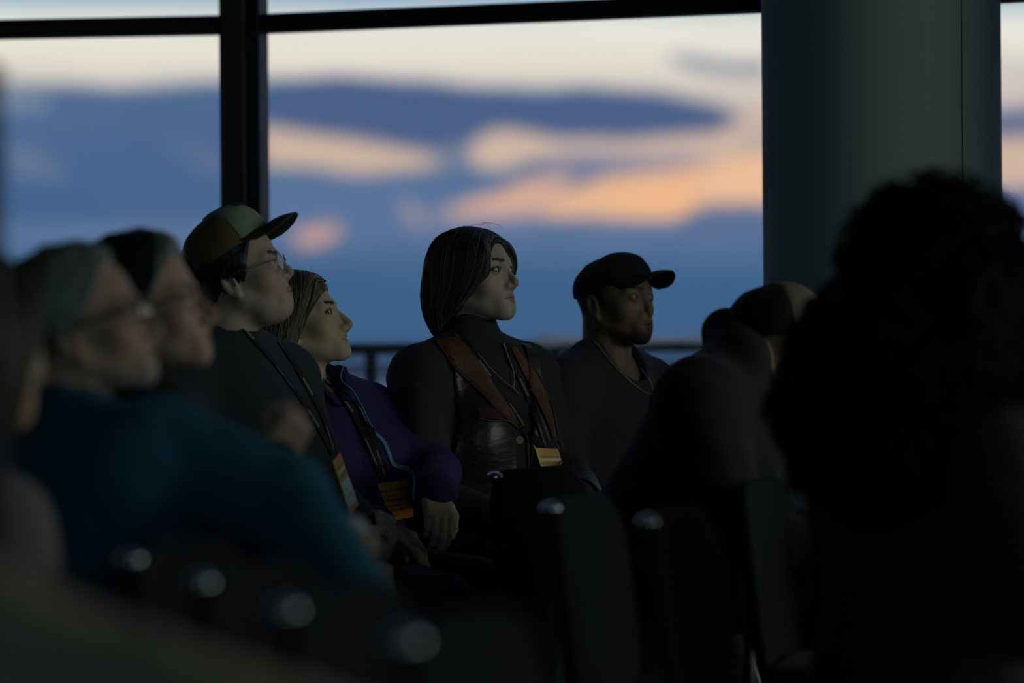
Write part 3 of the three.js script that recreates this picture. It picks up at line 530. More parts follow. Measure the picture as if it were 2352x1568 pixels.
// Hair: a shell round the skull (hair(x,y,z) in head axes) and strands that lie on it. strands: list of root + way down, made by guide(i) -> [V...] in head axes
function hairShell(P, field, cell, mat, lo = V(-0.16, -0.32, -0.2), hi = V(0.16, 0.17, 0.16), color) {
  const g = meshField(field, lo, hi, cell, color); g.applyMatrix4(P.hm); return put('hair', shifted(g, P.base), mat, P.g);
}
function strands(P, field, guides, r, mat, colors, parent, name = 'strands', seg = 14) {
  const pos = [], nor = [], col = [], idx = [], q = V();
  guides.forEach((pts, gi) => {
    const path = new THREE.CatmullRomCurve3(pts).getPoints(seg), c = colors(gi), first = pos.length / 3, lift = rr(0.0, 0.004), rad0 = r * rr(0.6, 1.3);
    path.forEach((p, i) => {
      if (field) for (let it = 0; it < 2; it++) { const d = field(p.x, p.y, p.z), n = grad(field, p, 0.003); p.addScaledVector(n, -(d - lift)); }
    });
    path.forEach((p, i) => {
      const t = path[Math.min(i + 1, seg)].clone().sub(path[Math.max(i - 1, 0)]).normalize(), s = V().crossVectors(t, V(0.3, 0.2, 1)).normalize(), w = V().crossVectors(t, s), rr0 = rad0 * (i === seg ? 0.15 : i > seg * 0.7 ? 1 - 0.6 * (i / seg - 0.7) / 0.3 : 1);
      for (let k = 0; k < 3; k++) { const a = k * 2.094, n = s.clone().multiplyScalar(Math.cos(a)).addScaledVector(w, Math.sin(a)); pos.push(p.x + n.x * rr0, p.y + n.y * rr0, p.z + n.z * rr0); nor.push(n.x, n.y, n.z); col.push(...c); }
      if (i) for (let k = 0; k < 3; k++) { const a = first + (i - 1) * 3 + k, b = first + (i - 1) * 3 + (k + 1) % 3; idx.push(a, b, b + 3, a, b + 3, a + 3); }
    });
  });
  const g = new THREE.BufferGeometry(); g.setAttribute('position', new THREE.Float32BufferAttribute(pos, 3)); g.setAttribute('normal', new THREE.Float32BufferAttribute(nor, 3)); g.setAttribute('color', new THREE.Float32BufferAttribute(col, 3)); g.setIndex(idx); g.applyMatrix4(P.hm);
  const m = put(name, shifted(g, P.base), mat, parent ?? P.g); m.userData = { kind: 'stuff' }; return m;
}
const hairMat = (o = {}) => new THREE.MeshPhysicalMaterial({ vertexColors: true, roughness: 0.5, specularIntensity: 0.7, side: THREE.DoubleSide, ...o });
// short hair: skull grown by t, kept behind a hairline plane
const shortHair = (t, o = {}) => (x, y, z) => { const ax = Math.abs(x), e = fbm(x * 45, y * 45, z * 45, 2) * (o.rough ?? 0.003); let d = ell(ax, y - 0.036, z + 0.012, 0.0735 + t, 0.082 + t, 0.099 + t) - e; d = smin(d, cone(ax, y, z, 0, -0.0, -0.07, 0, o.nape ?? -0.075, -0.062, 0.045 + t, 0.042 + t), 0.03); const line = (z - (o.zTop ?? 0.062)) * 0.8 - (y - 0.075) * (o.slope ?? 0.62); return smax(smax(d, line, 0.006), (o.nape ?? -0.075) - 0.02 - y, 0.01); };

// ---------------------------------------------------------------- the audience
const skin1 = [0.46, 0.32, 0.27], skin2 = [0.48, 0.345, 0.24], skin3 = [0.47, 0.355, 0.30], skin4 = [0.21, 0.14, 0.095];

// Person in the two-tone cap
const p1 = person({
  label: 'person in tan and pale green cap and glasses, dark jacket, looking up', head: { px: 551, py: 631, d: 7.46, yaw: 6, pitch: 18, s: 0.995, face: { skin: skin1, soft: 0.004, doubleChin: true, flush: 0.8, noseZ: 0.114, noseY: -0.03, noseW: 1.05, chinZ: 0.07, neckR: 0.06 } },
  neck: [520, 815, 7.46], yaw: 42, build: 1.0, belly: 0.02, lean: -0.06, topMat: clothMat(0.022, 0.028, 0.036), topT: 0.02, collar: { r: 0.08, h: 0.032 }, legMat: clothMat(0.016, 0.02, 0.026),
  R: { hand: { curl: 0.7 }, elbow: [470, 1130, 7.2], wrist: [800, 1275, 7.15] }, L: { hand: { curl: 0.6, dir: V(0.25, 0.55, 0.6), up: V(0.85, 0.35, 0.3) }, elbow: [740, 1130, 7.55], wrist: [872, 1275, 7.27] },
});
// Woman in purple
const p2 = person({
  label: 'person with shoulder length streaked blond hair and purple jacket, in profile', head: { px: 687, py: 742, d: 7.95, yaw: 8, pitch: 18, s: 0.99, face: { skin: skin2, soft: 0.001, noseZ: 0.12, noseY: -0.04, chinZ: 0.078, faceW: 0.96, lip: 0.75, neckR: 0.05, lash: true } },
  neck: [716, 902, 7.95], yaw: 52, build: 0.93, bust: true, lean: -0.13, topMat: clothMat(0.022, 0.012, 0.085), topT: 0.016, legMat: clothMat(0.013, 0.013, 0.015),
  open: (x, y, z, P) => { const q = V(x, y, z).applyMatrix4(P.tmi ??= P.tm.clone().invert()); return cone(q.x, q.y, q.z, 0, 0.06, 0.03, 0, -0.06, 0.14, 0.055, 0.02); },
  L: { elbow: [1000, 1085, 7.9], wrist: [1000, 1128, 7.62], hand: { curl: 0.45, s: 0.92, dir: V(0.1, -0.45, 0.5), up: V(0.3, 0.8, 0.6) } }, R: { elbow: [590, 1120, 7.75], wrist: [860, 1210, 7.62] },
});
// Woman in the leather vest
const p3 = person({
  label: 'person with chin length brown hair, turtleneck and leather vest, lips parted', head: { px: 1086, py: 632, d: 8.15, yaw: 29, pitch: 8, s: 1.02, gaze: [10, 6], face: { skin: skin3, noseZ: 0.117, noseY: -0.034, noseW: 0.92, lip: 1.0, chinZ: 0.077, faceW: 0.98, mouthOpen: 0.0018, flush: 0.5, lash: true, iris: [0.08, 0.085, 0.08], neckR: 0.052, crown: 0.017 } },
  neck: [1092, 806, 8.15], yaw: 50, build: 0.98, bust: true, lean: -0.03, topName: 'turtleneck', topMat: clothMat(0.022, 0.023, 0.026), topT: 0.012, collar: { r: 0.0655, h: 0.078, flare: 0.003, k: 0.014 }, trap: -0.022,
  R: { elbow: [965, 1130, 7.9], wrist: [1150, 1200, 7.8] }, L: { elbow: [1300, 1090, 8.2], wrist: [1335, 1150, 7.9], hand: { curl: 0.5 } },
});
// Man in the black cap
const p4 = person({
  label: 'person in plain black cap and dark plum sweater with thin neck chain', head: { px: 1414, py: 686, d: 8.44, yaw: 38, pitch: 2, s: 0.993, gaze: [6, 3], face: { skin: skin4, noseZ: 0.11, noseY: -0.037, noseW: 1.3, lip: 1.3, lipZ: 0.007, chinZ: 0.077, crown: 0.02, beard: [0.012, 0.01, 0.009, 0.9], scalp: [0.01, 0.009, 0.008, 0.9], neckR: 0.058, adam: true, browColor: [0.012, 0.01, 0.009] } },
  neck: [1400, 842, 8.44], yaw: 38, build: 1.06, lean: 0.06, kneeF: 0.36, kneeW: 0.1, topName: 'sweater', topMat: clothMat(0.032, 0.026, 0.036), topT: 0.012,
  open: (x, y, z, P) => { const q = V(x, y, z).applyMatrix4(P.tmi ??= P.tm.clone().invert()); return ell(q.x, q.y - 0.045, q.z - 0.055, 0.062, 0.075, 0.09); },
});

// ---------------------------------------------------------------- hair, caps and what they wear: the four in focus
const dirTo = (P, dx, dy, dz) => V(dx, dy, dz);
// --- person in the two-tone cap
{
  const hair = shortHair(0.011, { nape: -0.1, zTop: 0.06, slope: 0.36, rough: 0.006 });
  const hm = hairShell(p1, hair, 0.0045, hairMat(), V(-0.12, -0.16, -0.15), V(0.12, 0.14, 0.12), () => [0.012, 0.012, 0.014]);
  const gd = []; for (let i = 0; i < 260; i++) { const s = rnd() < 0.5 ? -1 : 1, z0 = rr(-0.1, 0.035), y0 = rr(-0.03, 0.05), c = 0.085; gd.push([V(s * c, y0, z0), V(s * c, y0 - 0.025, z0 - 0.008), V(s * c * 0.96, y0 - 0.05, z0 - 0.02)]); }
  strands(p1, hair, gd, 0.0012, hairMat(), () => { const k = rr(0.6, 2); return [0.012 * k, 0.0115 * k, 0.013 * k]; }, hm, 'strands', 6);
  const tan = std(0.16, 0.105, 0.045, { roughness: 0.95, bumpMap: weaveBump, bumpScale: 0.0006 }), pale = std(0.27, 0.33, 0.24, { roughness: 0.95, bumpMap: weaveBump, bumpScale: 0.0006 }), dark = std(0.03, 0.03, 0.018, { roughness: 0.9 });
  const c = cap(p1, { y: 0.046, z: -0.008, tilt: rad(15), rx: 0.088, rz: 0.106, hgt: 0.095, brim: { len: 0.068, drop: 0.034, y: -0.012 } }, (k, a) => Math.abs(a) < 1 ? pale : tan, dark);
  // stitched script on the front panel
  const { pt, cm } = c.userData, pts = []; for (let i = 0; i <= 60; i++) { const t = i / 60; pts.push(pt(-0.42 + 0.75 * t + 0.05 * Math.sin(t * 34), 0.86 + 0.1 * Math.sin(t * 27) - 0.05 * t, 0.0016).applyMatrix4(cm)); }
  put('embroidery', shifted(tube(pts, 0.0016, 140, 5), p1.base), std(0.02, 0.06, 0.035, { roughness: 0.9 }), c);
  // wire glasses
  const gl = new THREE.Group(); gl.name = 'glasses'; p1.g.add(gl); const wire = std(0.25, 0.25, 0.26, { metalness: 1, roughness: 0.3 });
  for (const s of [-1, 1]) {
    const rim = new THREE.TorusGeometry(0.0205, 0.0011, 8, 36); rim.scale(1.08, 0.95, 1); rim.rotateY(s * 0.12); rim.translate(s * 0.033, -0.004, 0.098); rim.applyMatrix4(p1.hm); put('rim', shifted(rim, p1.base), wire, gl);
    const lens = new THREE.CircleGeometry(0.0202, 30); lens.scale(1.08, 0.95, 1); lens.rotateY(s * 0.12); lens.translate(s * 0.033, -0.004, 0.098); lens.applyMatrix4(p1.hm); put('lens', shifted(lens, p1.base), M.glass, gl);
    const temple = tube([V(s * 0.055, 0.003, 0.096), V(s * 0.07, 0.002, 0.06), V(s * 0.079, 0.0, 0.0), V(s * 0.079, -0.004, -0.012), V(s * 0.076, -0.02, -0.025)], 0.0013, 24, 6); temple.applyMatrix4(p1.hm); put('temple', shifted(temple, p1.base), wire, gl);
    const hinge = new THREE.SphereGeometry(0.0022, 10, 8); hinge.translate(s * 0.056, 0.003, 0.096); hinge.applyMatrix4(p1.hm); put('hinge', shifted(hinge, p1.base), M.chrome, gl);
  }
  const bridge = tube([V(-0.012, 0.002, 0.1), V(0, 0.006, 0.104), V(0.012, 0.002, 0.1)], 0.0011, 10, 6); bridge.applyMatrix4(p1.hm); put('bridge', shifted(bridge, p1.base), wire, gl);
}
// lanyard with light lettering; badges
function strapTexture(word) { return canvasTexture(64, 1024, (c, w, h) => { c.fillStyle = '#0b0c0f'; c.fillRect(0, 0, w, h); c.save(); c.translate(w * 0.5, h * 0.25); c.rotate(Math.PI / 2); c.fillStyle = '#9aa0a6'; c.textAlign = 'center'; c.textBaseline = 'middle'; c.font = 'bold 40px sans-serif'; c.fillText(word, 0, -4); c.restore(); c.save(); c.translate(w * 0.3, h * 0.75); c.rotate(Math.PI / 2); c.fillStyle = '#8b9299'; c.textAlign = 'center'; c.textBaseline = 'middle'; c.font = 'bold 26px sans-serif'; c.fillText(word + ' ' + word, 0, 0); c.restore(); }); }
const strapMap = strapTexture('sundance');
const strapMat = new THREE.MeshStandardMaterial({ map: strapMap, roughness: 0.8, side: THREE.DoubleSide });
function strapUV(g, flip = true) { const u = g.attributes.uv; for (let i = 0; i < u.count; i++) u.setXY(i, flip ? 1 - u.getX(i) : u.getX(i), (flip ? -1 : 1) * u.getY(i) / 0.26 + 0.2); return g; }
function plate(P, parent, corners, thick, map, label) {            // corners: TL, TR, BR, BL as points
  const [a, b, c, d] = corners, n = V().crossVectors(d.clone().sub(a), b.clone().sub(a)).normalize(), N = 4, top = [], under = [], uvs = [];
  for (let i = 0; i <= N; i++) for (let j = 0; j <= N; j++) { const u = j / N, v = i / N, p = a.clone().lerp(b, u).lerp(d.clone().lerp(c, u), v); top.push(p.clone().addScaledVector(n, thick / 2)); under.push(p.clone().addScaledVector(n, -thick / 2)); uvs.push(u, 1 - v); }
  const m = put('badge', shifted(slab(top, under, uvs, N, N), P.base), new THREE.MeshPhysicalMaterial({ map, roughness: 0.35, side: THREE.DoubleSide }), parent); m.userData = { label }; return m;
}
function badgeFront(c, w, h) {
  const g = c.createLinearGradient(0, 0, w, 0); g.addColorStop(0, '#d8c020'); g.addColorStop(0.35, '#d09828'); g.addColorStop(1, '#c88a2c'); c.fillStyle = g; c.fillRect(0, 0, w, h);
  c.fillStyle = '#1c150a'; c.font = 'bold 30px sans-serif'; c.fillText('sundance', 18, 78); c.font = '24px sans-serif'; c.fillText('film festival', 150, 78);
  c.fillStyle = '#d9cf9c'; c.fillRect(14, 88, w - 24, 22); c.fillStyle = '#1c150a'; c.font = 'bold 30px sans-serif'; c.fillText('sundance film', 18, 138);
  c.fillStyle = '#c9dbe2'; c.fillRect(26, 168, w - 40, h - 210);
}
const badgeMap1 = canvasTexture(256, 384, (c, w, h) => { badgeFront(c, w, h); c.fillStyle = '#33404a'; for (let i = 0; i < 5; i++) c.fillRect(120 + i * 18, 268, 9, 14); c.fillRect(60, 220, 40, 8); });
const badgeMap3 = canvasTexture(256, 384, (c, w, h) => { badgeFront(c, w, h); c.fillStyle = '#141c20'; for (let i = 0; i < 5; i++) c.fillRect(128 + i * 16, 292, 10, 18); });
const badgeMap2 = canvasTexture(384, 320, (c, w, h) => {
  const g = c.createLinearGradient(0, 0, w, h * 0.5); g.addColorStop(0, '#c8c41c'); g.addColorStop(0.3, '#c08a1c'); g.addColorStop(1, '#b06a1c'); c.fillStyle = g; c.fillRect(0, 0, w, h);
  c.fillStyle = '#171006'; for (let r = 0; r < 6; r++) { c.font = 'bold ' + (r % 2 ? 22 : 34) + 'px sans-serif'; c.fillText('SUNDANCE FILM FESTIVAL', 8 - (r % 3) * 24, 82 + r * 42); }
});
// --- person in the two-tone cap: lanyard, badge, phone
{
  const lan = new THREE.Group(); lan.name = 'lanyard'; p1.g.add(lan);
  for (const path of [[[556, 752], [600, 800], [655, 868], [703, 938], [742, 1000], [764, 1044]], [[640, 786], [668, 826], [706, 890], [738, 950], [758, 1005], [769, 1042]]]) put('strap', shifted(strapUV(ribbon(p1.top, path, 30, 0.016, 0.003, 0.0025)), p1.base), strapMat, lan);
  const c = meet(p1.top, 772, 1060)?.p ?? at(770, 1060, 7.2), d = Math.min(-c.z - 0.01, 7.33);
  plate(p1, lan, [at(764, 1060, d), at(780, 1038, d + 0.055), at(823, 1160, d + 0.03), at(804, 1182, d - 0.03)], 0.003, badgeMap1, 'yellow and white badge');
  const ph = new THREE.Group(); const pm = std(0.01, 0.01, 0.012, { roughness: 0.15 }); const L = p1.arms.L; ph.name = numbered('phone'); ph.position.copy(at(853, 1212, 7.16)); ph.rotation.set(0.35, 0.7, 0.25); ph.userData = { label: 'dark phone in the hand of the person in the tan cap', category: 'phone' }; scene.add(ph);
  put('phone_body', new RoundedBoxGeometry(0.03, 0.075, 0.009, 3, 0.004), pm, ph); put('phone_edge', new RoundedBoxGeometry(0.0312, 0.07, 0.004, 2, 0.0015), M.chrome, ph);
}
// --- person in purple: hair, earring, collar, piping, lanyard, badge
{
  const hair = (x, y, z) => { const ax = Math.abs(x); let d = ell(ax, y - 0.038, z + 0.014, 0.083, 0.088, 0.108); d = smin(d, ell(ax - 0.07, y + 0.05, z + 0.035, 0.026, 0.1, 0.062), 0.03); d = smin(d, ell(ax, y + 0.075, z + 0.08, 0.075, 0.11, 0.05), 0.04); d -= 0.004 * fbm(x * 20, y * 8, z * 30, 2); return smax(d, (z - 0.037 - y * 0.95) * 0.72, 0.008); };
  const hm = hairShell(p2, hair, 0.0042, hairMat(), V(-0.12, -0.21, -0.16), V(0.12, 0.15, 0.12), (x, y, z) => { const n = noise3(z * 70 + y * 12, x * 30, 2); return n > 0.3 ? [0.13, 0.1, 0.06] : [0.05, 0.036, 0.022]; });
  const gd = []; for (let i = 0; i < 900; i++) { const s = i % 2 ? 1 : -1, a = rnd(), z0 = lerp(0.108, -0.06, a), w = 0.012 * Math.sin(i); gd.push([V(s * 0.012, 0.12 - Math.max(0, z0 - 0.06) * 0.9, z0 * 0.9), V(s * 0.055, 0.09, z0 * 0.93), V(s * 0.082, 0.035, z0 * 0.72 - 0.005), V(s * 0.088, -0.03, z0 * 0.5 - 0.035 + w), V(s * 0.082, -0.09, z0 * 0.35 - 0.062), V(s * 0.07, -0.15 - 0.02 * rnd(), z0 * 0.3 - 0.07 + w)]); }
  strands(p2, hair, gd, 0.0013, hairMat(), () => { const k = rnd(); return k > 0.55 ? [0.3 * rr(0.6, 1.2), 0.24 * rr(0.7, 1.1), 0.14] : [0.07, 0.05, 0.03]; }, hm);
  const front = []; for (let i = 0; i < 460; i++) { const q = i % 2 ? 1 : -1, j = () => rr(-0.006, 0.006), o = rr(0, 0.016); front.push([V(q * 0.006, 0.1 + j(), rr(0.07, 0.105)), V(q * 0.035, 0.092, 0.086 - o), V(q * 0.062, 0.065 + j(), 0.064 - o), V(q * 0.078, 0.02, 0.036 - o), V(q * 0.086, -0.025, 0.002 - o), V(q * 0.085, -0.075, -0.035 - o), V(q * 0.074, -0.14 + j(), -0.06)]); }
  strands(p2, hair, front, 0.0013, hairMat(), () => { const k = rnd(); return k > 0.45 ? [0.32 * rr(0.6, 1.2), 0.26 * rr(0.7, 1.1), 0.15] : [0.08, 0.06, 0.035]; }, hm);
  for (const s of [-1, 1]) { const e = merge([0, 1, 2, 3].map((i) => { const q = new THREE.SphereGeometry(0.0024 - i * 0.0002, 8, 6); q.translate(s * 0.077, -0.058 - i * 0.006, -0.016); return q; })); e.applyMatrix4(p2.hm); put('earring', shifted(e, p2.base), std(0.8, 0.78, 0.7, { metalness: 1, roughness: 0.15 }), p2.g); }
  const cm = clothMat(0.022, 0.012, 0.085), blue = std(0.1, 0.24, 0.42, { roughness: 0.8 });
  // standing collar points
  const nf = (x, y, z) => Math.min(p2.top(x, y, z), p2.headW(x, y, z) - 0.006);
  put('collar', shifted(sheet(nf, [[766, 846], [772, 880], [792, 925]], [[790, 852], [802, 888], [815, 925]], 12, 4, 0.012, 0.006), p2.base), cm, p2.g);
  put('collar', shifted(sheet(nf, [[706, 868], [735, 898], [770, 935]], [[728, 872], [752, 902], [782, 938]], 12, 4, 0.012, 0.006), p2.base), cm, p2.g);
  put('piping', shifted(ribbon(p2.top, [[783, 852], [790, 880], [815, 925], [840, 970], [852, 988]], 24, 0.003, 0.014, 0.004), p2.base), blue, p2.g);
  put('piping', shifted(ribbon(p2.top, [[856, 992], [878, 1012], [892, 1042], [902, 1066], [918, 1072], [938, 1076], [952, 1095], [951, 1125], [944, 1150]], 40, 0.009, 0.004, 0.004), p2.base), blue, p2.g);
  const lan = new THREE.Group(); lan.name = 'lanyard'; p2.g.add(lan);
  for (const path of [[[748, 872], [782, 910], [815, 960], [842, 1010], [862, 1055], [880, 1104]], [[784, 870], [803, 905], [830, 950], [855, 1000], [872, 1050], [888, 1104]]]) put('strap', shifted(strapUV(ribbon(nf, path, 30, 0.016, 0.005, 0.0025)), p2.base), strapMat, lan);
  const c = meet(p2.top, 885, 1120).p, d = -c.z - 0.012;
  plate(p2, lan, [at(832, 1115, d - 0.01), at(940, 1102, d + 0.02), at(950, 1186, d + 0.0), at(864, 1204, d - 0.03)], 0.003, badgeMap2, 'gold printed badge');
}
// --- person in the leather vest
{
  const hair = (x, y, z) => { const ax = Math.abs(x); let d = ell(ax, y - 0.03, z + 0.012, 0.081, 0.08, 0.104); d = smin(d, ell(ax - 0.068, y + 0.045, z + 0.022, 0.024, 0.1, 0.068), 0.03); d = smin(d, ell(ax, y + 0.065, z + 0.074, 0.074, 0.09, 0.038), 0.04); d = smin(d, ell(ax - 0.06, y - 0.02, z - 0.04, 0.02, 0.055, 0.042), 0.02); d -= 0.003 * fbm(x * 20, y * 7, z * 34, 2); d = smax(d, -ell(ax, y + 0.016, z - 0.115, 0.06, 0.094, 0.07), 0.004); return smax(d, (z - 0.088 - Math.min(0, y + 0.005) * 1.35) * 0.62, 0.01); };
  const hm = hairShell(p3, hair, 0.0042, hairMat(), V(-0.12, -0.18, -0.16), V(0.12, 0.15, 0.13), (x, y, z) => { const n = noise3(z * 80 + y * 8, x * 40, 6); return n > 0.35 ? [0.055, 0.04, 0.03] : [0.02, 0.015, 0.012]; });
  const gd = []; for (let i = 0; i < 1700; i++) { const s = i % 2 ? 1 : -1, a = rnd(), z0 = lerp(0.105, -0.075, a), w = 0.008 * Math.sin(i * 1.7), cx = Math.sqrt(Math.max(0.12, 1 - (Math.min(0, z0 + 0.0) / 0.1) ** 2)); gd.push([V(0.004 * s, 0.109, z0 * 0.85), V(s * 0.05 * cx, 0.088, z0), V(s * 0.08 * cx, 0.04, z0 * 1.05 - 0.005), V(s * 0.088 * cx, -0.02, z0 * 0.92 - 0.02), V(s * 0.086 * cx, -0.085, z0 * 0.6 - 0.045 + w), V(s * 0.08 * cx, -0.135 - 0.012 * rnd(), z0 * 0.55 - 0.05 + w)]); }
  for (let i = 0; i < 9; i++) { const z0 = rr(-0.05, 0.05), h = rr(0.0, 0.005); gd.push([V(rr(-0.03, 0.03), 0.105, z0 * 0.8), V(0, 0.111 + h, z0 * 0.8 + 0.01), V(0.02, 0.106 + h, z0 * 0.8 + 0.03), V(0.03, 0.095, z0 * 0.8 + 0.045)]); }
  strands(p3, hair, gd.slice(0, 1700), 0.0012, hairMat(), () => { const k = rnd(); return k > 0.7 ? [0.2 * rr(0.5, 1.3), 0.165 * rr(0.6, 1.1), 0.115] : [0.035, 0.027, 0.02]; }, hm);  // paler strands: hair shine painted into the strand colour
  const front = []; for (let i = 0; i < 620; i++) { const q = i % 2 ? 1 : -1, j = () => rr(-0.006, 0.006), o = rr(0, 0.012); front.push([V(q * 0.003, 0.1, rr(0.045, 0.1)), V(q * (0.024 + o * 1.5), 0.086 + j(), 0.086), V(q * (0.051 + o * 0.7), 0.052 + j(), 0.074), V(q * (0.063 + o * 0.5), 0.012 + j(), 0.066 - o), V(q * 0.074, -0.035, 0.045 - o * 2), V(q * 0.082, -0.085, 0.006 - o * 2), V(q * 0.08, -0.14 + j(), -0.02 - o)]); }
  strands(p3, hair, front, 0.0013, hairMat(), () => { const k = rnd(); return k > 0.6 ? [0.2 * rr(0.5, 1.3), 0.165 * rr(0.6, 1.1), 0.115] : [0.04, 0.03, 0.023]; }, hm);  // shine on the lit front hair, painted in as pale strands
  strands(p3, null, gd.slice(1700), 0.0003, hairMat(), () => [0.04, 0.03, 0.02], hm, 'flyaway_hairs');
  const tmi = p3.tm.clone().invert(), e = tmi.elements, b = p3.b, k = p3.k;
  const vest = (x, y, z) => {
    const lx = e[0] * x + e[4] * y + e[8] * z + e[12], ly = e[1] * x + e[5] * y + e[9] * z + e[13], lz = e[2] * x + e[6] * y + e[10] * z + e[14];
    let d = p3.top(x, y, z) - 0.007;
    const hole = 0.135 * b + 0.03 * sstep(-0.1, -0.25, ly);                        // armholes
    d = smax(d, Math.abs(lx) - hole, 0.006);
    const w = 0.018 + Math.max(0, ly + 0.21) * 0.33; if (lz > -0.02) d = smax(d, (w - Math.abs(lx - 0.012)) * 0.9, 0.005);
    return smax(smax(d, ly - 0.028 + Math.abs(lx) * 0.12, 0.005), -0.47 * k - ly, 0.005);
  };
  const leather = (r, g, bb, ro = 0.42) => std(r, g, bb, { roughness: ro, bumpMap: leatherBump, bumpScale: 0.002 });
  leatherBump.repeat.set(5, 5);
  const vm = put('vest', shifted(meshField(vest, V(-0.6, 0.45, -8.6), V(0.5, 1.15, -7.6), 0.0055), p3.base), leather(0.026, 0.021, 0.017, 0.4), p3.g);
  const both = (x, y, z) => Math.min(vest(x, y, z), p3.top(x, y, z));
  const tanL = leather(0.13, 0.052, 0.022, 0.5), edge = std(0.13, 0.085, 0.04, { roughness: 0.7 });
  put('lapel', shifted(sheet(both, [[1004, 786], [1046, 842], [1092, 886], [1140, 938], [1180, 976]], [[1052, 776], [1092, 824], [1132, 884], [1176, 948], [1192, 974]], 30, 8, 0.005, 0.006, { puff: 0.002 }), p3.base), tanL, vm);
  put('lapel', shifted(sheet(both, [[1172, 802], [1197, 852], [1222, 902], [1250, 960], [1268, 1008]], [[1182, 800], [1222, 848], [1246, 892], [1263, 942], [1274, 1000]], 30, 8, 0.005, 0.006, { puff: 0.002 }), p3.base), tanL, vm);
  for (const path of [[[1004, 790], [1046, 846], [1092, 890], [1140, 942], [1180, 980]], [[1186, 802], [1225, 850], [1249, 894], [1266, 944], [1277, 1000]], [[1100, 962], [1130, 968], [1165, 968], [1190, 985]], [[1192, 978], [1208, 1002], [1214, 1040], [1217, 1090]], [[1278, 1012], [1296, 1056], [1316, 1100]]]) put('stitched_seam', shifted(ribbon(both, path, 24, 0.0016, 0.0065, 0.004), p3.base), edge, vm);
  put('pocket_flap', shifted(sheet(both, [[1098, 940], [1104, 962]], [[1146, 942], [1150, 966]], 8, 8, 0.007, 0.006), p3.base), leather(0.07, 0.024, 0.018), vm);
  const bh = meet(both, 1193, 1010), bt = new THREE.CylinderGeometry(0.0095, 0.0095, 0.005, 18); bt.applyQuaternion(new THREE.Quaternion().setFromUnitVectors(V(0, 1, 0), bh.n)); bt.translate(bh.p.x, bh.p.y, bh.p.z); put('button', shifted(bt, p3.base), std(0.16, 0.13, 0.09, { roughness: 0.35 }), vm);
  const lan = new THREE.Group(); lan.name = 'lanyard'; p3.g.add(lan);
  for (const path of [[[1048, 766], [1078, 798], [1112, 846], [1152, 900], [1190, 952], [1222, 1000], [1250, 1030]], [[1158, 790], [1176, 838], [1200, 888], [1224, 938], [1242, 985], [1256, 1028]]]) put('strap', shifted(strapUV(ribbon((x, y, z) => Math.min(both(x, y, z), p3.headW(x, y, z) - 0.004), path, 34, 0.017, 0.004, 0.0025)), p3.base), strapMat, lan);
  const c = meet(both, 1256, 1040).p, d = -c.z - 0.012;
  plate(p3, lan, [at(1228, 1029, d - 0.012), at(1281, 1031, d + 0.02), at(1312, 1128, d + 0.0), at(1262, 1134, d - 0.03)], 0.003, badgeMap3, 'yellow and white badge');
  const beads = []; for (const path of [[[1152, 796], [1168, 835], [1176, 870], [1175, 893]], [[1096, 816], [1130, 855], [1160, 882], [1175, 893], [1186, 906]]]) for (const [x, y] of resample(path, 34)) { const q = meet(both, x, y); if (!q) continue; const s = new THREE.SphereGeometry(0.0016, 6, 5); q.p.addScaledVector(q.n, 0.008); s.translate(q.p.x, q.p.y, q.p.z); beads.push(s); }
  const bm = put('bead_necklace', shifted(merge(beads), p3.base), std(0.55, 0.57, 0.6, { metalness: 0.9, roughness: 0.25 }), p3.g);
}
// --- person in the black cap
{
  const blk = std(0.006, 0.006, 0.008, { roughness: 0.9, bumpMap: weaveBump, bumpScale: 0.0005 });
  cap(p4, { y: 0.022, z: -0.006, tilt: rad(10), rx: 0.086, rz: 0.107, hgt: 0.083, brim: { len: 0.068, drop: 0.046, y: 0.0 } }, () => blk, blk);
  const f = (x, y, z) => Math.min(p4.top(x, y, z), p4.headW(x, y, z));
  const pts = resample([[1366, 788], [1382, 806], [1400, 830], [1430, 862], [1460, 888], [1484, 904], [1496, 905], [1497, 893], [1486, 866], [1474, 848]], 60).map(([x, y]) => meet(f, x, y)).filter(Boolean).map((q) => q.p.addScaledVector(q.n, 0.003));
  put('neck_chain', shifted(merge(pts.map((p) => { const s = new THREE.SphereGeometry(0.0016, 6, 5); s.translate(p.x, p.y, p.z); return s; }).concat(tube(pts, 0.0007, 90, 5))), p4.base), std(0.6, 0.5, 0.3, { metalness: 1, roughness: 0.3 }), p4.g);
}

// ---------------------------------------------------------------- the nearer, blurred people
const crowdCell = { cell: 0.004, handCell: 0.005 };
// hooded person in the black cap, leaning forward
const p5 = person({
  label: 'person in black cap and dark hooded top, leaning forward beside the column', head: { px: 1784, py: 792, d: 7.05, yaw: 12, pitch: -4, s: 0.98, ...crowdCell, face: { skin: [0.42, 0.27, 0.2], neckR: 0.058 } },
  neck: [1704, 880, 7.05], hips: [1490, 1290, 7.1], yaw: 20, build: 1.08, topMat: clothMat(0.015, 0.016, 0.019), topT: 0.024, fold: 0.009, topCell: 0.008,
  hood: (x, y, z, P) => { const q = P.hoodAt ??= [P.T(0, 0.075, -0.075), P.T(-0.085, 0.06, 0.01), P.T(0.085, 0.06, 0.01)]; return Math.min(coneV(x, y, z, q[0], q[1], 0.05, 0.042), coneV(x, y, z, q[0], q[2], 0.05, 0.042)); },
  R: { elbow: [1690, 1240, 6.85], wrist: [1960, 1270, 6.8] }, L: { elbow: [1740, 1230, 7.2], wrist: [1990, 1260, 7.1] },
});
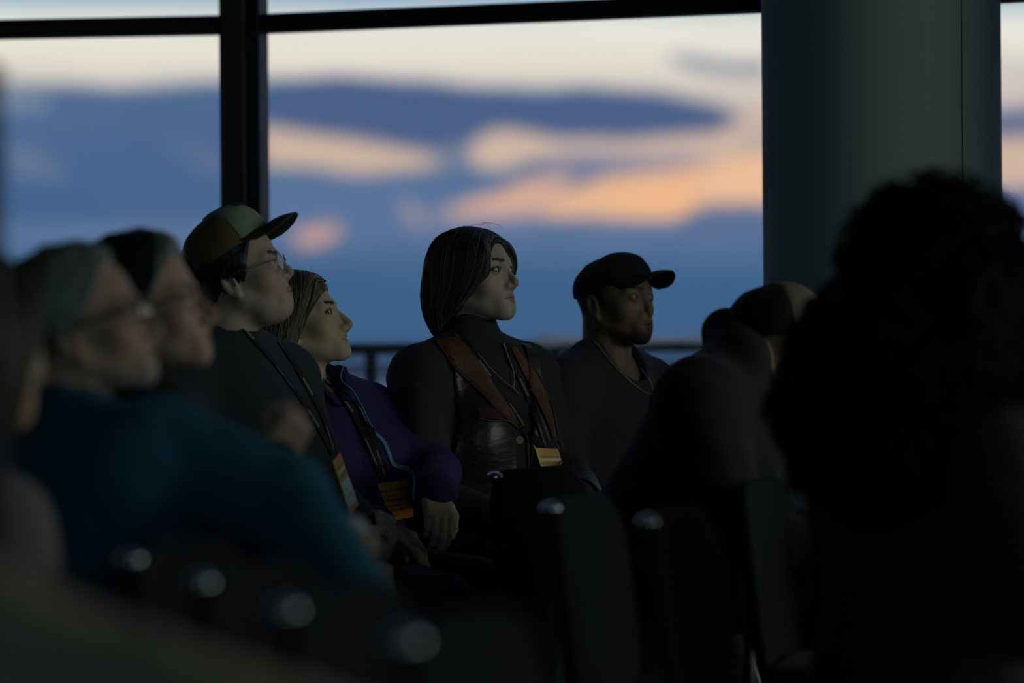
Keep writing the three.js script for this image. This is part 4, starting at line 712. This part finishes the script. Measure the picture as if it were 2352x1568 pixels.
{
  const blk = std(0.009, 0.009, 0.011, { roughness: 0.9 });
  cap(p5, { y: 0.02, z: -0.006, tilt: rad(6), rx: 0.09, rz: 0.108, hgt: 0.104, brim: { len: 0.066, drop: 0.03, y: -0.004 } }, (k, a) => Math.abs(a) < 1 ? std(0.2, 0.17, 0.12, { roughness: 0.9 }) : blk, blk);  // beige front panels: screen light painted into the black cap's colour
}
// person with the big curly hair, near and dark, on the right
const p6 = person({
  label: 'person with large dark curly hair, near silhouette on the right', head: { px: 2165, py: 672, d: 5.5, yaw: -25, pitch: 4, ...crowdCell, face: { skin: [0.3, 0.19, 0.14], neckR: 0.052 } },
  neck: [2120, 960, 5.5], yaw: -30, build: 1.02, topMat: clothMat(0.009, 0.008, 0.008), topT: 0.03, fold: 0.01, topCell: 0.009, lean: 0.0, legMat: clothMat(0.008, 0.008, 0.009),
});
{
  const hair = (x, y, z) => { let d = ell(x, y - 0.045, z + 0.012, 0.138, 0.136, 0.138); d = smin(d, ell(x, y + 0.17, z + 0.06, 0.215, 0.225, 0.235), 0.09); d -= 0.026 * fbm(x * 18, y * 18, z * 18, 3) + 0.014 * fbm(x * 48, y * 48, z * 48, 2); return smax(d, -ell(x, y + 0.06, z - 0.14, 0.07, 0.14, 0.1), 0.02); };
  const hm = hairShell(p6, hair, 0.006, hairMat({ roughness: 0.95, specularIntensity: 0.15 }), V(-0.27, -0.46, -0.36), V(0.27, 0.25, 0.26), () => [0.006, 0.005, 0.004]);
  const gd = []; for (let i = 0; i < 620; i++) { const u = rr(-0.75, 1), a = rr(0, 6.283), n = V(Math.sqrt(1 - u * u) * Math.cos(a), u, Math.sqrt(1 - u * u) * Math.sin(a)); if (n.z > 0.75 && n.y < 0.4) continue; const c0 = u > 0 ? V(0, 0.04, -0.01) : V(0, -0.17, -0.06), p = c0.clone().add(u > 0 ? n.clone().multiply(V(0.141, 0.14, 0.142)) : n.clone().multiply(V(0.215, -0.2, 0.235))), side = V().crossVectors(n, V(0.1, 1, 0.2)).normalize(), up2 = V().crossVectors(side, n), pts = [], turns = rr(1.2, 2.4), rad0 = rr(0.006, 0.013); for (let k = 0; k <= 10; k++) { const t = k / 10, th = t * turns * 6.283; pts.push(p.clone().addScaledVector(n, -0.008 + 0.032 * t).addScaledVector(side, Math.cos(th) * rad0).addScaledVector(up2, Math.sin(th) * rad0 - 0.02 * t)); } gd.push(pts); }
  strands(p6, null, gd, 0.0026, hairMat({ roughness: 0.9, specularIntensity: 0.2 }), () => { const k = rr(0.5, 1.8); return [0.007 * k, 0.0055 * k, 0.0045 * k]; }, hm, 'curls', 18);
}
// grey-haired person in teal, near and out of focus on the left
const p7 = person({
  label: 'out of focus person with grey hair and glasses in teal jacket', head: { px: 190, py: 752, d: 5.3, yaw: 2, pitch: 16, ...crowdCell, face: { skin: [0.46, 0.29, 0.22], flush: 0.4, beard: [0.3, 0.3, 0.28, 0.5], neckR: 0.062, noseZ: 0.118, browColor: [0.12, 0.11, 0.1] } },
  neck: [150, 1000, 5.3], yaw: -42, build: 1.08, topMat: clothMat(0.004, 0.085, 0.15, { sheen: 0.6 }), topT: 0.024, fold: 0.01, topCell: 0.009, lean: 0.04, collar: { r: 0.08, h: 0.03 },
  R: { shoulder: [375, 1030, 5.2], elbow: [655, 1158, 5.15], wrist: [868, 1450, 4.95], hand: { curl: 0.5 } }, L: { elbow: [400, 1200, 5.5], wrist: [688, 1222, 5.42], hand: { curl: 0.75, dir: V(1, 0.08, 0.02), up: V(0, 1, 0.3) } },
});
{
  const hair = shortHair(0.014, { nape: -0.085, zTop: 0.058, slope: 0.55, rough: 0.008 });
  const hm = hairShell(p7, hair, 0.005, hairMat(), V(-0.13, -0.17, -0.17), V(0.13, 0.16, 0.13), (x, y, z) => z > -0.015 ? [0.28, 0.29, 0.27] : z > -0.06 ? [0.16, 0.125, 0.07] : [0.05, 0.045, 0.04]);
  const gd = []; for (let i = 0; i < 420; i++) { const s = i % 2 ? 1 : -1, z0 = rr(-0.08, 0.085); gd.push([V(s * 0.01, 0.128, z0), V(s * 0.06, 0.1, z0 - 0.012), V(s * 0.088, 0.04, z0 - 0.03), V(s * 0.09, -0.02, z0 - 0.045)]); }
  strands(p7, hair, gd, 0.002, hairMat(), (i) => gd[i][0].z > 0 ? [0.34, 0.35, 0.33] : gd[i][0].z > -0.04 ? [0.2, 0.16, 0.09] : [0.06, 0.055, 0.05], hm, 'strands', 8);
  const gl = new THREE.Group(); gl.name = 'glasses'; p7.g.add(gl); const blk = std(0.012, 0.012, 0.014, { roughness: 0.4 });
  for (const s of [-1, 1]) {
    const rim = new THREE.TorusGeometry(0.022, 0.0024, 8, 30); rim.scale(1.12, 0.85, 1); rim.translate(s * 0.033, -0.003, 0.1); rim.applyMatrix4(p7.hm); put('rim', shifted(rim, p7.base), blk, gl);
    const t = tube([V(s * 0.057, 0.005, 0.098), V(s * 0.073, 0.004, 0.05), V(s * 0.08, 0, -0.005)], 0.0035, 14, 6); t.applyMatrix4(p7.hm); put('temple', shifted(t, p7.base), blk, gl);
    const l = new THREE.CircleGeometry(0.021, 24); l.scale(1.12, 0.85, 1); l.translate(s * 0.033, -0.003, 0.1); l.applyMatrix4(p7.hm); put('lens', shifted(l, p7.base), M.glass, gl);
  }
}
// person behind, dark hair with a pale lock, glasses
const p8 = person({
  label: 'out of focus person with dark hair, pale forelock and hand raised', head: { px: 334, py: 714, d: 5.85, yaw: 6, pitch: 14, ...crowdCell, face: { skin: [0.5, 0.31, 0.24], flush: 0.7, soft: 0.002, noseZ: 0.122, neckR: 0.052 } },
  neck: [330, 930, 5.85], yaw: -30, build: 0.95, topMat: clothMat(0.012, 0.013, 0.016), topT: 0.018, topCell: 0.009, lean: 0.0,
  R: { shoulder: [400, 1020, 5.8], elbow: [560, 1190, 5.75], wrist: [618, 1075, 5.62], hand: { curl: 0.85, dir: V(0.45, 0.75, -0.2), up: V(0.6, -0.3, 0.7) } },
});
{
  const hair = shortHair(0.02, { nape: -0.08, zTop: 0.07, slope: 0.6, rough: 0.008 });
  const hm = hairShell(p8, hair, 0.005, hairMat(), V(-0.13, -0.17, -0.17), V(0.13, 0.17, 0.15), (x, y, z) => z > 0.045 ? [0.2, 0.22, 0.2] : [0.014, 0.013, 0.012]);
  const gd = []; for (let i = 0; i < 300; i++) { const s = i % 2 ? 1 : -1, z0 = rr(-0.08, 0.1); gd.push([V(s * 0.01, 0.135, z0 * 0.8), V(s * 0.06, 0.105, z0), V(s * 0.09, 0.04, z0 - 0.02), V(s * 0.09, -0.02, z0 - 0.04)]); }
  strands(p8, hair, gd, 0.002, hairMat(), (i) => gd[i][1].z > 0.06 ? [0.24, 0.26, 0.24] : [0.018, 0.016, 0.014], hm, 'strands', 8);
  const gl = new THREE.Group(); gl.name = 'glasses'; p8.g.add(gl); const blk = std(0.02, 0.02, 0.022, { roughness: 0.4 });
  for (const s of [-1, 1]) { const rim = new THREE.TorusGeometry(0.022, 0.0016, 8, 30); rim.scale(1.1, 0.9, 1); rim.translate(s * 0.033, -0.003, 0.1); rim.applyMatrix4(p8.hm); put('rim', shifted(rim, p8.base), blk, gl); const t = tube([V(s * 0.057, 0.005, 0.098), V(s * 0.073, 0.004, 0.05), V(s * 0.08, 0, -0.005)], 0.002, 14, 6); t.applyMatrix4(p8.hm); put('temple', shifted(t, p8.base), blk, gl); }
}
// person at the left edge, seen from behind
const p9 = person({
  label: 'out of focus person with long dark hair at the left edge', head: { px: -58, py: 800, d: 4.65, yaw: -55, pitch: 2, ...crowdCell, face: { skin: [0.45, 0.29, 0.22], noEyes: false } },
  neck: [-175, 1110, 4.65], yaw: -50, build: 0.88, topMat: clothMat(0.17, 0.13, 0.14), topT: 0.018, topCell: 0.009, lean: 0.0,
});
{
  const hair = (x, y, z) => { let d = ell(x, y - 0.038, z + 0.018, 0.094, 0.1, 0.12); d = smin(d, ell(Math.abs(x) - 0.045, y + 0.04, z + 0.05, 0.06, 0.11, 0.07), 0.05); d -= 0.008 * fbm(x * 24, y * 12, z * 24, 3); return smax(d, (z - 0.05 - y * 0.6) * 0.85, 0.01); };
  const hm = hairShell(p9, hair, 0.0055, hairMat(), V(-0.16, -0.24, -0.2), V(0.16, 0.17, 0.15), () => [0.022, 0.017, 0.012]);
  const gd = []; for (let i = 0; i < 320; i++) { const a = rr(0, 6.283); gd.push([V(0.02 * Math.cos(a), 0.135, -0.02 + 0.02 * Math.sin(a)), V(0.075 * Math.cos(a), 0.09, -0.02 + 0.1 * Math.sin(a)), V(0.1 * Math.cos(a), 0.02, -0.03 + 0.11 * Math.sin(a)), V(0.095 * Math.cos(a), -0.06, -0.05 + 0.09 * Math.sin(a)), V(0.085 * Math.cos(a), -0.13, -0.06 + 0.07 * Math.sin(a))]); }
  strands(p9, hair, gd.filter((g) => g[1].z < 0.05), 0.0022, hairMat(), () => { const k = rr(0.6, 2); return [0.024 * k, 0.018 * k, 0.012 * k]; }, hm, 'strands', 10);
}

// ---------------------------------------------------------------- chairs
function buildChair() {
  const g = new THREE.Group();
  const shell = (x, y, z) => { const bow = 0.35 * x * x, dx = Math.abs(x) - 0.215 + 0.1, dy = Math.abs(y - 0.62) - 0.185 + 0.1; const q = Math.hypot(Math.max(dx, 0), Math.max(dy, 0)) + Math.min(Math.max(dx, dy), 0) - 0.1; return smax(q, Math.abs(z + 0.225 + (y - 0.62) * 0.12 - bow) - 0.012, 0.012); };
  chairGeo.back ??= meshField(shell, V(-0.26, 0.40, -0.32), V(0.26, 0.84, -0.12), 0.007);
  chairGeo.seat ??= meshField((x, y, z) => { const dx = Math.abs(x) - 0.17, dz = Math.abs(z) - 0.17, dy = Math.abs(y - 0.43 - 0.012 * (1 - (x / 0.2) ** 2)) - 0.008; return Math.hypot(Math.max(dx, 0), Math.max(dy, 0), Math.max(dz, 0)) + Math.min(Math.max(dx, dy, dz), 0) - 0.022; }, V(-0.24, 0.36, -0.24), V(0.24, 0.5, 0.24), 0.011);
  put('seat', chairGeo.seat, M.chairFabric, g); put('backrest', chairGeo.back, M.chairShell, g);
  for (const s of [-1, 1]) {
    chairGeo['f' + s] ??= tube([V(s * 0.21, 0.0, 0.2), V(s * 0.205, 0.3, 0.19), V(s * 0.2, 0.415, 0.16)], 0.011, 14, 8); put('leg', chairGeo['f' + s], M.steel, g);
    chairGeo['b' + s] ??= tube([V(s * 0.21, 0.0, -0.26), V(s * 0.205, 0.4, -0.215), V(s * 0.19, 0.55, -0.222), V(s * 0.17, 0.64, -0.235)], 0.011, 18, 8); put('leg', chairGeo['b' + s], M.steel, g);
  }
  if (!chairGeo.cap) { chairGeo.cap = new THREE.SphereGeometry(0.014, 16, 12); chairGeo.cap.scale(1.1, 0.9, 1.25); }
  const c = put('frame_cap', chairGeo.cap, M.chrome, g); c.position.set(-0.178, 0.79, -0.238); c.userData = { label: 'shiny metal cap' };
  chairGeo.rail ??= rod(V(-0.2, 0.405, 0.1), V(0.2, 0.405, 0.1), 0.009); put('seat_rail', chairGeo.rail, M.steel, g);
  return g;
}
const chairGeo = {};
let proto = null;
function chair(pos, yaw, label, group) {
  proto ??= buildChair(); const g = proto.clone(); g.name = numbered('chair'); g.position.set(pos.x, 0, pos.z);
  g.rotation.y = Math.PI / 2 - yaw; g.userData = { label, category: 'chair', group: group ?? 'audience chairs' }; scene.add(g); return g;
}
const seatFor = (P, deg, label) => chair(P.hips.clone().addScaledVector(V(Math.cos(rad(deg)), 0, Math.sin(rad(deg))), 0.06), rad(deg), label);
seatFor(p1, 42, 'dark chair under the person in the tan cap'); seatFor(p2, 52, 'dark chair under the person in the purple jacket'); seatFor(p3, 50, 'dark chair under the person in the leather vest'); seatFor(p4, 38, 'dark chair under the person in the plain black cap');
seatFor(p7, -42, 'dark chair under the person in teal'); seatFor(p8, -30, 'dark chair under the person with the pale forelock'); seatFor(p9, -50, 'dark chair under the person at the left edge');
// empty row coming towards the camera: placed by the cap at its nearer top corner
const rowYaw = rad(17), cornerTo = (c, yaw) => c.clone().addScaledVector(V(Math.cos(yaw), 0, Math.sin(yaw)), 0.238).addScaledVector(V(Math.sin(yaw), 0, -Math.cos(yaw)), 0.178).setY(0);
[[300, 1280, 4.35, 'furthest'], [460, 1335, 3.92, 'second furthest'], [655, 1400, 3.5, 'second nearest'], [930, 1475, 3.1, 'nearest']].forEach(([x, y, d, w]) => { const yy = (1.07 - 0.79) * FPX / (y - 784); chair(cornerTo(at(x, y, yy), rowYaw), rowYaw, 'empty black chair in the near left row, ' + w + ' from the camera', 'empty chairs in the near left row'); });
[[1265, 1170, 'dark chair with a glinting metal cap just below the badge on the vest'], [1490, 1203, 'dark chair with a glinting metal cap, under the person with curly hair']].forEach(([x, y, w]) => { const yy = (1.07 - 0.79) * FPX / (y - 784); chair(cornerTo(at(x, y, yy), rowYaw), rowYaw, w, 'chairs in the middle row'); });
{ const c = chair(at(2030, 1200, 6.6).setY(0), rowYaw, 'dark chair between the hooded person and the curly haired person', 'chairs in the middle row'); c.remove(c.children.find((o) => o.name === 'frame_cap')); }
// chair whose back hides the lap of the person in the vest
chair(cornerTo(at(1136, 1096, 7.2), rad(28)), rad(28), 'dark chair under the hooded person, its rounded back hiding the vest wearer\'s lap', 'chairs in the middle row');

// coat thrown over a chair back, close to the camera at the lower left
{
  const c = at(400, 1420, 2.75), g = thing('coat', 'olive brown coat heaped over a chair close to the camera', 'coat', V(c.x, 0, c.z)), ox = c.x;
  const f = (x, y, z) => { let d = cone(x, y, z, -0.55 - ox, 0.865, -0.04, -0.1 - ox, 0.705, 0.05, 0.08, 0.075); d = smin(d, ell(x + 0.1, y - 0.42, z, 0.34, 0.36, 0.12), 0.08); return Math.max(d - 0.012 * fbm(x * 9 + y * 3, y * 6, z * 9, 3), 0.003 - y); };
  put('coat_body', meshField(f, V(-0.55, 0.0, -0.3), V(0.4, 1.05, 0.3), 0.012), clothMat(0.36, 0.31, 0.22), g);
}
// dark pole that cuts the left edge
{
  const c = at(-22, 784, 3.6), g = thing('stand_pole', 'dark upright pole cutting the left edge of the view', 'pole', V(c.x, 0, c.z)); const top = at(-22, 180, 3.6).y;
  put('pole', rod(V(0, 0.02, 0), V(0, top, 0), 0.014, 12), M.frame, g); put('pole_cap', new THREE.SphereGeometry(0.017, 14, 10).translate(0, top, 0), M.frame, g); put('base_plate', new THREE.CylinderGeometry(0.13, 0.13, 0.02, 28).translate(0, 0.01, 0), M.frame, g);
}
// small pale thing added in place of a chair glint beside the teal sleeve
{
  const c = at(806, 1204, 5.4), g = thing('glint_stand_in', 'small pale rounded object added for a glint beside the teal sleeve', 'stand_in', c); g.rotation.set(0.1, 0.2, -0.35);
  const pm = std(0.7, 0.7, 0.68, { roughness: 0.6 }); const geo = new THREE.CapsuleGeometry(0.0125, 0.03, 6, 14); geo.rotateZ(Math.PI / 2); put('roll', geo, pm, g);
}

scene.traverse((o) => { if (o.isMesh) o.castShadow = o.receiveShadow = true; });
renderer.render(scene, camera);
